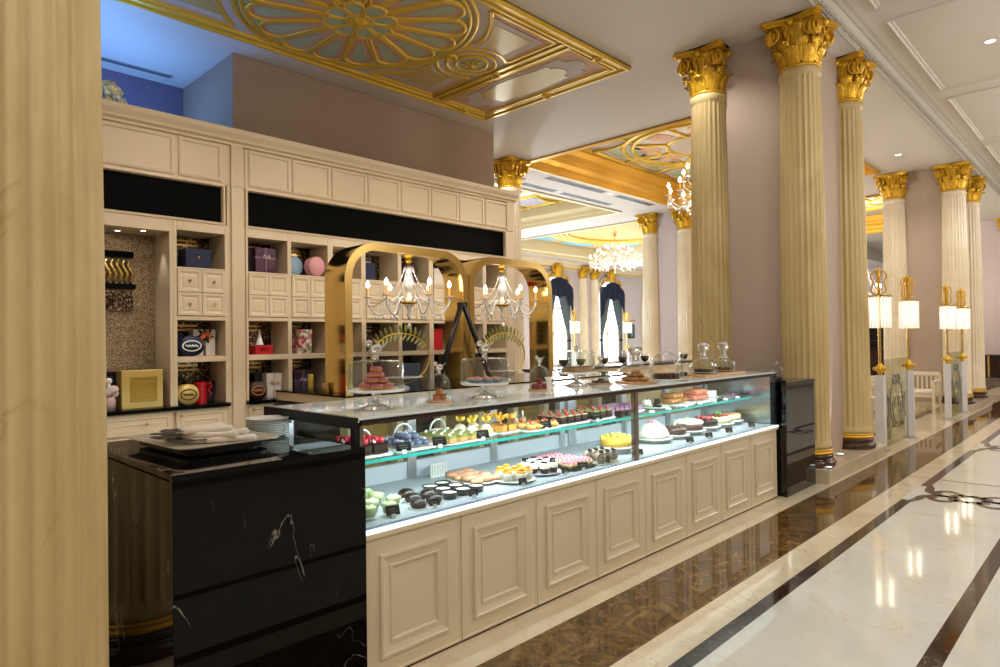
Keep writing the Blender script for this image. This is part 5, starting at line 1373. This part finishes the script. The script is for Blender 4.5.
def card(label,x,y,z,w=.075,h=.042,rot=-.35):
    t=thing('price_card',label,'price card',(x,y,z),None,rot)
    m=MB(); k=m.mark(); m.box(-w/2,-.0015,0,w/2,.0015,h); m.xf(T(0,0,.014)@RX(-.35),k); m.build('card',K['tagm'],t)
    m=MB(); m.box(-.012,-.012,0,.012,.014,.003); m.box(-.012,-.004,.003,.012,.0,.022); m.build('clip',K['porcg'],t)
    m=MB(); k=m.mark()
    for q,(a,b) in enumerate([(-.7,.45),(-.6,.6)]): m.tube([(w/2*(a+(b-a)*i/12),-.0022,h*(.62-.26*q)+.003*sin(i*2.1+q)) for i in range(13)],.0009,4)
    m.xf(T(0,0,.014)@RX(-.35),k); m.build('chalk_writing',CH,t)
choc=pm('chocolate_cake','#1f0e08',.6,spec=.2); dchoc=pm('chocolate_glaze','#120805',.25,spec=.25); rb=pm('raspberry','#a5122c',.35); cream_=pm('whipped_cream','#efe6d4',.6)
z=ZS
# berry chocolate cakes at the left end
tray('white tray of berry chocolate cakes at the left end of the glass shelf',2.04,3.06,z,.24,.3)
each(pastry('berry_cake',[('cake',blk(.085,.1,.05),choc),('glaze',blk(.088,.103,.0),dchoc) if False else ('glaze',lambda m:m.box(-.044,-.052,.048,.044,.052,.056),dchoc),('berries',berries(5,.02,(.03,.04),.07,3),rb),('cream',berries(3,.014,(.03,.04),.064,8),cream_)]),'chocolate cake block heaped with red berries at the left end of the shelf','cake','berry chocolate cakes',[(1.99,3.0,z+.013,.1),(2.1,3.0,z+.013,-.1),(1.99,3.14,z+.013,0),(2.1,3.14,z+.013,.1)])
# blue violet eclairs
tray('white tray of blue-violet éclairs on the glass shelf',2.34,3.08,z,.30,.32)
def ecl(l,r): 
    return lambda m: m.tube([(-l/2,0,r),(-l*.4,0,r*1.02),(0,0,r*1.05),(l*.4,0,r*1.02),(l/2,0,r)],[r*.5,r*.95,r,r*.95,r*.5],10)
def ecl_top(l,r,k=1.0): return lambda m: m.tube([(-l*.42,0,r*1.5),(0,0,r*1.62),(l*.42,0,r*1.5)],[r*.5,r*.75,r*.5],8,flat=.7)
each(pastry('eclair',[('choux',ecl(.13,.02),pm('slate_choux','#4e5468',.5)),('icing',ecl_top(.13,.02),pm('violet_icing','#7b7fa3',.35)),('crumbs',berries(5,.006,(.04,.006),.041,4),pm('pale_crumb','#c9cbd8',.6))]),'blue-violet iced éclair in two rows on the glass shelf','éclair','violet éclairs',[(2.26+.055*k,3.01,z+.013,PI/2-.1) for k in range(4)]+[(2.26+.055*k,3.16,z+.013,PI/2) for k in range(4)]+[(2.30+.055*k,3.03,z+.055,PI/2+.1) for k in range(2)])
card('black price card before the blue-violet éclairs',2.21,2.90,z,.085,.05)
# pistachio
tray('white tray of pistachio pastries on the glass shelf',2.68,3.06,z,.30,.34)
pis=pm('pistachio_crumb','#6f7238',.8,noise=.35,nscale=90)
each(pastry('pistachio_pastry',[('base',blk(.075,.05,.022),pm('golden_pastry','#b08447',.6)),('topping',lambda m:m.box(-.036,-.024,.022,.036,.024,.04),pis),('cream_dot',berries(2,.008,(.02,.01),.044,2),cream_)]),'green pistachio-topped pastry bar on the glass shelf','pastry','pistachio bars',[(2.59+.09*i,2.95+.075*j,z+.013,.3) for i in range(3) for j in range(4)])
card('black price card before the pistachio bars',2.47,2.90,z,.085,.05)
# cream cakes with orchid
tray('white tray of cream cakes with yellow orchids',2.95,3.14,z,.26,.26)
orc=pm('orchid_petal','#e0b93a',.6)
def orchid(s=1):
    def f(m):
        for k in range(5):
            q=m.mark(); m.lathe([(0,0),(.012*s,.012*s),(.015*s,.025*s),(.008*s,.04*s),(0,.045*s)],6,sy=.25); m.xf(T(0,0,.075)@RY(.8)@T(0,0,0),q); m.xf(T(0,0,.075)@RZ(2*PI*k/5)@T(0,0,-.075),q)
        m.tube([(0,0,.045),(0,0,.085)],.003,5)
    return f
each(pastry('cream_cake',[('sponge',blk(.07,.07,.032),pm('vanilla_sponge','#cfae74',.7)),('cream',lambda m:m.lathe([(.036,.03),(.034,.045),(.02,.055),(0,.06)],14),cream_),('orchid',orchid(),orc)]),'cream cake topped with a yellow orchid on the glass shelf','cake','orchid cream cakes',[(2.88,3.07,z+.013),(3.0,3.06,z+.013),(2.9,3.2,z+.013),(3.02,3.2,z+.013)])
tray('white tray of golden cakes with orchid garnish',3.17,3.12,z,.2,.28)
each(pastry('golden_cake',[('cake',blk(.06,.06,.04),pm('golden_cake','#b7812f',.5)),('garnish',orchid(1.1),pm('amber_petal','#d89a22',.5)),('glaze',lambda m:m.box(-.03,-.03,.04,.03,.03,.046),pm('honey_glaze','#8a4f17',.2))]),'golden cake with amber petals beside the orchid cream cakes','cake','golden cakes',[(3.11,3.03,z+.013),(3.2,3.03,z+.013),(3.12,3.15,z+.013),(3.21,3.16,z+.013)])
card('black price card before the golden cakes',2.83,2.91,z,.085,.05); 
# fruit tarts
tray('white oval dish of fruit tarts on the glass shelf',3.42,3.0,z,.34,.22)
each(pastry('fruit_tart',[('crust',lambda m:m.lathe([(0,0),(.03,0),(.037,.022),(.033,.022),(0,.018)],16),pm('tart_crust','#b78748',.7)),('cream',lambda m:m.lathe([(.033,.02),(.02,.03),(0,.033)],14),pm('yellow_cream','#dcc069',.5)),('fruit',lambda m:[m.ball(.008,(.017*cos(k*1.26),.017*sin(k*1.26),.034),7) for k in range(5)],mosaic('mixed_fruit',[(0,'#7c8a2a'),(.4,'#a81f2a'),(.7,'#d9b84a'),(1,'#5d7a2a')],40,.35,0)),('red_berry',lambda m:m.ball(.012,(0,0,.042),8),rb)]),'small fruit tart with green and red berries on the oval dish','tart','fruit tarts',[(3.31+.08*i,2.94+.085*j,z+.013) for i in range(4) for j in range(2)])
# candle cups behind
for lab,x,y in [('short glass votive cup behind the fruit tarts, left one',3.46,3.22),('short glass votive cup behind the fruit tarts, right one',3.56,3.24)]:
    t=thing('votive_cup',lab,'cup',(x,y,z)); m=MB(); m.lathe([(0,0),(.028,0),(.03,.07),(.027,.07),(.025,.005)],16); m.build('cup',K['glass'],t); m=MB(); m.lathe([(0,.004),(.024,.006),(.026,.05),(0,.05)],14); m.build('pudding',pm('peach_pudding','#d9a36a',.5),t); m=MB(); m.tube([(0,0,.05),(0,.0,.1)],.006,6); m.build('wafer_stick',cream_,t)
# white handled baskets
def basket(label,x,y,zz,s=1):
    t=thing('handled_dish',label,'dish',(x,y,zz)); t.scale=(s,s,s)
    m=MB(); m.lathe([(0,0),(.05,0),(.065,.03),(.062,.03),(.048,.006),(0,.006)],20,sy=.7); m.build('dish_body',K['porc'],t)
    m=MB(); m.tube([(.06*cos(a),0,.03+.06*sin(a)) for a in [PI*k/14 for k in range(15)]],.006,6); m.build('handle',K['porc'],t)
for lab,x,y in [('white handled dish behind the berry chocolate cakes',2.2,3.3),('white handled dish behind the blue-violet éclairs',2.53,3.33),('white handled dish behind the orchid cakes',2.82,3.33),('white handled dish behind the golden cakes',3.3,3.3)]: basket(lab,x,y,z,1.1)
# chocolate squares with berries
tray('white tray of berry-topped chocolate squares',3.80,3.08,z,.36,.32); 
sq=pastry('chocolate_square',[('cake',blk(.07,.06,.045),choc),('cream_layer',lambda m:m.box(-.034,-.029,.045,.034,.029,.052),pm('mocha_cream','#a08468',.5)),('berries',berries(4,.013,(.022,.018),.062,5),rb),('leaf',berries(2,.009,(.02,.02),.066,9),pm('mint_leaf','#5d7330',.6))])
each(sq,'chocolate square topped with red berries on the glass shelf','cake','berry squares',[(3.68+.085*i,2.98+.08*j,z+.013,.1) for i in range(4) for j in range(3)])
card('black price card before the berry squares',3.42,2.895,z,.085,.05)
tray('white tray of pistachio-crusted chocolate squares',4.16,3.06,z,.28,.3)
each(pastry('nut_square',[('cake',blk(.07,.06,.05),choc),('nut_crust',lambda m:m.box(-.034,-.029,.05,.034,.029,.06),pis),('berry',lambda m:m.ball(.012,(0,0,.07),8),rb)]),'dark square with green nut crust left of the purple bars','cake','nut squares',[(4.07+.085*i,2.97+.08*j,z+.013,.1) for i in range(3) for j in range(3)])
card('black price card before the purple bars',4.02,2.90,z,.09,.05)
# purple bars
tray('white tray of long purple bars behind the centre post',4.62,3.14,z,.5,.28)
pur=pm('purple_glaze','#7a3d68',.45,noise=.3,nscale=80)
each(pastry('purple_bar',[('bar',blk(.055,.22,.03),pm('lilac_sponge','#8d6a80',.6)),('purple_crumb',lambda m:m.box(-.026,-.108,.03,.026,.108,.05),pur)]),'long purple-crusted bar behind the centre post','cake','purple bars',[(4.41+.068*k,3.14,z+.013,.05) for k in range(7)])
each(pastry('dark_bar',[('bar',blk(.07,.06,.04),choc),('glaze',lambda m:m.box(-.034,-.029,.04,.034,.029,.046),dchoc)]),'plain dark chocolate bar on the shelf before the purple bars','cake','dark bars',[(4.38,2.94,z+.001,.1),(4.47,2.94,z+.001,.1)])
# white dish with black cake
plate('white dish holding a black cake right of the centre post',5.1,3.08,z,.15); 
each(pastry('black_cake',[('cake',lambda m:m.lathe([(0,0),(.04,0),(.042,.04),(0,.045)],18),dchoc),('decoration',lambda m:[m.box(-.006+.02*cos(k*1.6),-.004+.02*sin(k*1.6),.04,.006+.02*cos(k*1.6),.004+.02*sin(k*1.6),.075) for k in range(4)],choc)]),'small black cake on the white dish right of the centre post','cake',None,[(5.08,3.02,z+.014)])
each(pastry('white_cake',[('cake',lambda m:m.lathe([(0,0),(.04,0),(.042,.04),(.02,.055),(0,.058)],18),cream_),('shaving',berries(3,.008,(.02,.02),.058,3),choc)]),'small white cake behind the black cake on the dish','cake',None,[(5.13,3.16,z+.014)])
# brown éclairs, red-orange éclairs
tray('white tray of brown éclairs on the glass shelf',5.5,3.1,z,.34,.3)
each(pastry('eclair',[('choux',ecl(.15,.024),pm('brown_choux','#9a6428',.5)),('icing',ecl_top(.15,.024),pm('caramel_icing','#6d3d16',.25))]),'caramel-brown éclair in the stack on the glass shelf','éclair','brown éclairs',[(5.38+.06*k,3.1,z+.013,PI/2) for k in range(5)]+[(5.41+.06*k,3.1,z+.058,PI/2+.1) for k in range(3)])
tray('white tray of red-orange éclairs on the glass shelf',5.93,3.1,z,.36,.3)
each(pastry('eclair',[('choux',ecl(.16,.026),pm('salmon_choux','#b8684c',.5)),('icing',ecl_top(.16,.026),pm('coral_icing','#b03c22',.3))]),'red-orange iced éclair piled on the glass shelf','éclair','red-orange éclairs',[(5.8+.062*k,3.1,z+.013,PI/2) for k in range(5)]+[(5.83+.062*k,3.1,z+.062,PI/2+.1) for k in range(4)])
tray('white tray of white slices near the right end of the shelf',6.3,3.18,z,.32,.24)
each(pastry('white_slice',[('slice_body',blk(.08,.16,.05),pm('meringue','#dcdde0',.6)),('slice_top',lambda m:m.box(-.038,-.078,.05,.038,.078,.058),cream_)]),'white frosted slice near the right end of the glass shelf','cake','white slices',[(6.2+.09*k,3.2,z+.013,.05) for k in range(3)])
each(pastry('grey_petit_four',[('cake',blk(.05,.05,.03),pm('grey_sponge','#6c6a66',.7)),('sesame_top',berries(3,.009,(.014,.014),.034,2),pm('black_sesame','#2a2a2a',.6))]),'small grey petit four before the white slices','petit four','grey petits fours',[(6.3,3.0,z+.001,.1),(6.37,3.0,z+.001,.1),(6.34,2.93,z+.001,.3)])
each(pastry('purple_petit_four',[('cake',blk(.05,.05,.03),pur),('cream_top',berries(2,.009,(.012,.012),.034,2),pm('plum_jam','#5a1f38',.3))]),'small purple petit four at the right end of the glass shelf','petit four','purple petits fours',[(6.5,3.0,z+.001,.1),(6.57,3.0,z+.001,.1),(6.54,3.07,z+.001,.3)])
for i,(x,lab) in enumerate([(4.78,'the purple bars'),(5.05,'the black cake dish'),(5.35,'the brown éclairs'),(5.62,'the brown éclair tray corner'),(5.9,'the red-orange éclairs'),(6.15,'the white slices'),(6.42,'the grey petits fours')]):
    m=MB(); m.lathe([(0,0),(.022,0),(.026,.012),(.012,.02),(0,.02)],12); single('ceramic_tag',m,K['porc'],'little white ceramic marker on the shelf edge before '+lab,'marker',(x,2.895,z))

# ------------------------------------------------------------------ pastries on the deck
z=ZD
# green cream cups
def cup(rg,h): return lambda m: m.lathe([(0,0),(rg*.62,0),(rg*.66,.006),(rg*.9,h*.75),(rg,h),(rg*.96,h),(rg*.85,h*.7),(0,.01)],20)
each(pastry('cream_cup',[('glass_cup',cup(.048,.07),K['glass']),('green_cream',lambda m:m.lathe([(0,.015),(.03,.016),(.042,.062),(.03,.068),(0,.07)],18),pm('pistachio_cream','#c3cf92',.5)),('rim_crumb',berries(3,.005,(.02,.02),.071,1),pm('coconut','#eef0dc',.8))]),'glass cup of pale green cream at the left end of the case deck','cream cup','green cream cups',
 [(1.90,2.79,z),(1.99,2.90,z),(2.10,3.01,z),(2.02,2.78,z),(2.12,2.88,z),(1.90,2.96,z),(1.99,3.08,z),(2.11,3.13,z),(1.9,3.15,z)])
card('black price card before the green cream cups',2.005,2.725,z,.075,.05,-.2)
ct=pastry('chocolate_tart',[('tart_shell',lambda m:m.lathe([(0,0),(.04,0),(.05,.03),(.046,.03),(0,.026)],18),pm('cocoa_crust','#2c1610',.6)),('ganache',lambda m:m.lathe([(.046,.03),(.04,.042),(.02,.05),(0,.052)],16),pm('ganache','#1c0c09',.25,noise=.5,nscale=80)),('paper_disc',lambda m:m.lathe([(0,-.002),(.056,-.002),(.058,.002),(0,.001)],18),pm('doily','#cfcac2',.7))])
each(ct,'round dark chocolate tart beside the green cream cups','tart','chocolate tarts',[(2.215,2.785,z+.003),(2.335,2.80,z+.003),(2.275,2.91,z+.003),(2.39,2.92,z+.003),(2.32,3.03,z+.003)],sc=.95)
card('black price card before the chocolate tarts',2.27,2.715,z,.06,.035,-.2)
rm=pastry('ramekin',[('ramekin_bowl',lambda m:m.lathe([(0,0),(.045,0),(.056,.04),(.06,.046),(.055,.047),(.05,.04),(0,.036)],22),pm('black_ramekin','#0c0b0c',.2)),('custard',lambda m:m.lathe([(.052,.0405),(.03,.043),(0,.0435)],18),pm('white_custard','#d9d5c8',.4))])
each(rm,'black ramekin filled with white cream in the middle of the deck','ramekin','black ramekins',[(2.47,2.82,z),(2.51,2.925,z),(2.50,3.03,z),(2.58,2.83,z),(2.62,2.935,z),(2.61,3.045,z),(2.69,2.83,z)],sc=.84)
card('black price card before the black ramekins',2.56,2.715,z,.06,.035,-.2)
plate('white oval plate of salmon-coloured slices',2.87,3.06,z,.145,sy=1.3)
each(pastry('salmon_slice',[('slice_body',lambda m:m.lathe([(0,0),(.046,0),(.046,.022),(0,.025)],18,sy=.75),pm('apricot_slice','#d9a276',.5)),('glaze',lambda m:m.lathe([(.042,.022),(.03,.03),(0,.031)],16,sy=.75),pm('salmon_glaze','#cf8d72',.35))]),'round salmon-coloured slice on the white oval plate','pastry','salmon slices',[(2.80+.07*i,2.94+.08*j,z+.018+.006*((i+j)%2)) for i in range(3) for j in range(4)])
t=thing('menu_stand','small white lattice card standing behind the salmon slices','card',(2.82,3.33,z)); m=MB(); m.box(-.07,-.005,0,.07,.005,.09); m.build('white_card',K['porc'],t); m=MB()
for k in range(6): m.box(-.06+.022*k,-.008,.01,-.052+.022*k,-.005,.08)
m.build('lattice',K['porcg'],t)
plate('white plate of orange-topped cream cups',3.05,2.86,z,.14)
each(pastry('orange_cup',[('cream_base',lambda m:m.lathe([(0,0),(.033,0),(.04,.05),(.036,.056),(0,.058)],18),pm('milk_cream','#e6ddcf',.4)),('orange_jelly',lambda m:m.lathe([(.037,.056),(.034,.068),(.018,.074),(0,.075)],16),pm('mandarin_jelly','#d98a12',.2)),('mandarin',berries(3,.012,(.014,.014),.08,6),pm('mandarin_piece','#e09a1f',.3))]),'white cream cup topped with orange mandarin on the deck plate','cream cup','mandarin cups',[(3.05,2.86,z+.018)]+[(3.05+.088*cos(k*PI/3+.3),2.86+.088*sin(k*PI/3+.3),z+.018) for k in range(6)],sc=.85)
card('black price card before the mandarin cups',2.98,2.715,z,.06,.035,-.2)
plate('lilac-edged white plate of black and white cupcakes',3.345,2.90,z,.15,pm('lilac_plate','#d5cfe0',.2))
each(pastry('cupcake',[('cup_base',lambda m:m.lathe([(0,0),(.03,0),(.038,.036),(0,.036)],18),choc),('white_frosting',lambda m:m.lathe([(.038,.036),(.038,.062),(.03,.072),(0,.074)],16),cream_),('black_topping',berries(4,.011,(.016,.016),.078,3),dchoc)]),'black and white layered cupcake with dark topping on the deck','cupcake','black and white cupcakes',[(3.345,2.90,z+.018)]+[(3.345+.1*cos(k*PI/4+.3),2.90+.1*sin(k*PI/4+.3),z+.018) for k in range(8)],sc=.88)
card('black price card before the black and white cupcakes',3.40,2.715,z,.06,.035,-.2)
tray('black tray of pink-sprinkled éclairs',3.65,2.96,z,.28,.44,K['blackm'])
pk=mosaic('pink_sprinkles',[(0,'#b8405a'),(.4,'#d97a8d'),(.75,'#e9c6cb'),(1,'#a82c48')],120,.5,0)
each(pastry('eclair',[('choux',ecl(.12,.02),pm('pale_choux','#cfae7e',.6)),('pink_icing',lambda m:m.tube([(-.05,0,.034),(0,0,.037),(.05,0,.034)],[.014,.02,.014],8,flat=.8),pk)]),'pink-sprinkled éclair on the black deck tray','éclair','pink éclairs',[(3.54+.045*i,2.82+.135*j,z+.013,PI/2-.15) for i in range(6) for j in range(3)])
tray('white tray of chocolate cream rolls left of the yellow cake',3.92,2.86,z,.22,.3)
def rolls(m): 
    q=m.mark(); m.lathe([(0,-.045),(.04,-.045),(.044,-.03),(.044,.03),(.04,.045),(0,.045)],20); m.xf(T(0,0,.044)@RY(PI/2)@RZ(0),q)
def swirl(m):
    m.tube([(-.046,(.006+.0026*k)*cos(k*.7),.044+(.006+.0026*k)*sin(k*.7)) for k in range(13)],.004,5); m.tube([(.046,(.006+.0026*k)*cos(k*.7),.044+(.006+.0026*k)*sin(k*.7)) for k in range(13)],.004,5)
each(pastry('cream_roll',[('roll_body',rolls,pm('roll_sponge','#a99583',.7,noise=.3,nscale=50)),('swirl',swirl,choc),('chocolate_curls',berries(6,.013,(.035,.012),.093,7),dchoc)]),'cream roll topped with dark chocolate curls on the white tray','cake roll','cream rolls',[(3.85+.075*i,2.76+.1*j,z+.013,.9) for i in range(3) for j in range(2)],sc=.85)
def ped(label,x,y,r,h,mat=None):
    m=MB(); m.lathe([(0,0),(r*.7,0),(r*.72,.005),(r*.72,h-.02),(r,h-.008),(r,h),(0,h)],32); return single('cake_pedestal',m,mat or K['porcg'],label,'cake stand',(x,y,z))
ped('grey cake pedestal under the yellow petalled cake',4.52,3.05,.15,.065) if False else None
def whole(name,label,x,y,r,h,parts,ph=.05,plab=None):
    ped(plab,x,y,r+.03,ph)
    t=thing(name,label,'cake',(x,y,z+ph+.0005))
    for n,f,mt in parts: m=MB(); f(m); m.build(n,mt,t)
L_=lambda pr,n=28: (lambda m: m.lathe(pr,n))
yel=pm('lemon_petal','#e0bd4a',.5)
def petals(m):
    for ring,(rr_,zz,n) in enumerate([(.1,.05,12),(.06,.06,8),(.02,.07,5)]):
        for k in range(n):
            a=2*PI*k/n+ring*.3; q=m.mark(); m.lathe([(0,0),(.016,.012),(.02,.03),(.01,.05),(0,.056)],7,sy=.4); m.xf(T(rr_*cos(a),rr_*sin(a),zz-.02)@RZ(a)@RY(.35),q)
whole('yellow_flower_cake','yellow cake covered in pointed petals left of the centre post',4.38,2.98,.13,.1,[('cake',L_([(0,0),(.125,0),(.128,.05),(.1,.062),(0,.065)]),pm('lemon_cake','#d9a93a',.5)),('petals',petals,yel)],.05,'grey pedestal under the yellow petalled cake')
whole('white_dome_cake','white dome cake with pink flower right of the centre post',5.0,3.02,.14,.12,[('cake',L_([(0,0),(.14,0),(.138,.03),(.12,.07),(.085,.105),(.04,.122),(0,.126)]),cream_),('pink_flower',lambda m:[m.ball(.02,(.025*cos(k*1.26),.025*sin(k*1.26),.128),8) for k in range(5)],pm('pink_sugar','#d9828d',.5))],.04,'grey pedestal under the white dome cake')
whole('chocolate_cake','small chocolate cake with a pale chip beside the white dome cake',5.3,2.98,.105,.06,[('cake',L_([(0,0),(.105,0),(.106,.05),(.09,.058),(0,.06)]),pm('milk_choc','#3d231a',.3)),('curls',berries(7,.016,(.05,.05),.064,3),pm('choc_shard','#53352a',.4)),('pale_chip',lambda m:m.ball(.016,(0,0,.085),8),cream_)],.04,'grey pedestal under the small chocolate cake')
whole('frosted_cake','brown layer cake with white frosting top',5.62,3.02,.14,.08,[('cake',L_([(0,0),(.138,0),(.138,.06),(0,.06)]),pm('brown_layer','#4d2d22',.5)),('white_frosting',L_([(.139,.058),(.142,.07),(.12,.085),(.05,.092),(0,.093)]),cream_),('garnish',berries(3,.012,(.03,.03),.098,2),pm('pale_green','#b9bf8a',.6))],.045,'grey pedestal under the white-frosted layer cake')
whole('berry_cake','black glazed cake topped with raspberries',5.95,3.02,.125,.07,[('cake',L_([(0,0),(.125,0),(.127,.05),(.12,.06),(0,.062)]),dchoc),('berries',berries(12,.02,(.07,.07),.072,4),rb)],.045,'grey pedestal under the black raspberry cake')
whole('cheesecake','cream cheesecake topped with dark cherries and green leaf',6.25,3.02,.125,.07,[('cake',L_([(0,0),(.125,0),(.127,.06),(0,.062)]),pm('cheesecake','#dccf9c',.5)),('cherries',berries(14,.018,(.075,.075),.068,5),pm('cherry','#7d1018',.3)),('leaf',berries(4,.018,(.03,.03),.092,6),pm('leaf','#6d9a3a',.6))],.045,'grey pedestal under the cherry-topped cheesecake')
whole('cheesecake','plain pale cheesecake with browned top at the right end',6.53,3.05,.125,.07,[('cake',L_([(0,0),(.125,0),(.127,.06),(0,.06)]),pm('pale_cheesecake','#dcd0a8',.5)),('browned_top',L_([(.128,.058),(.124,.067),(0,.068)]),pm('browned_top','#a8763f',.4))],.045,'grey pedestal under the plain cheesecake')
for x,lab in [(3.6,'the pink éclairs'),(3.86,'the cream rolls'),(4.3,'the yellow petalled cake'),(5.1,'the white dome cake'),(5.45,'the white-frosted layer cake'),(5.85,'the black raspberry cake'),(6.35,'the cherry cheesecake')]:
    card('black price card on the deck before '+lab,x,2.72,z,.075,.045,-.5)
m=MB(); m.box(-.012,-.012,0,.012,.012,.02); k=m.mark(); m.box(-.05,-.02,.018,.05,.02,.03)
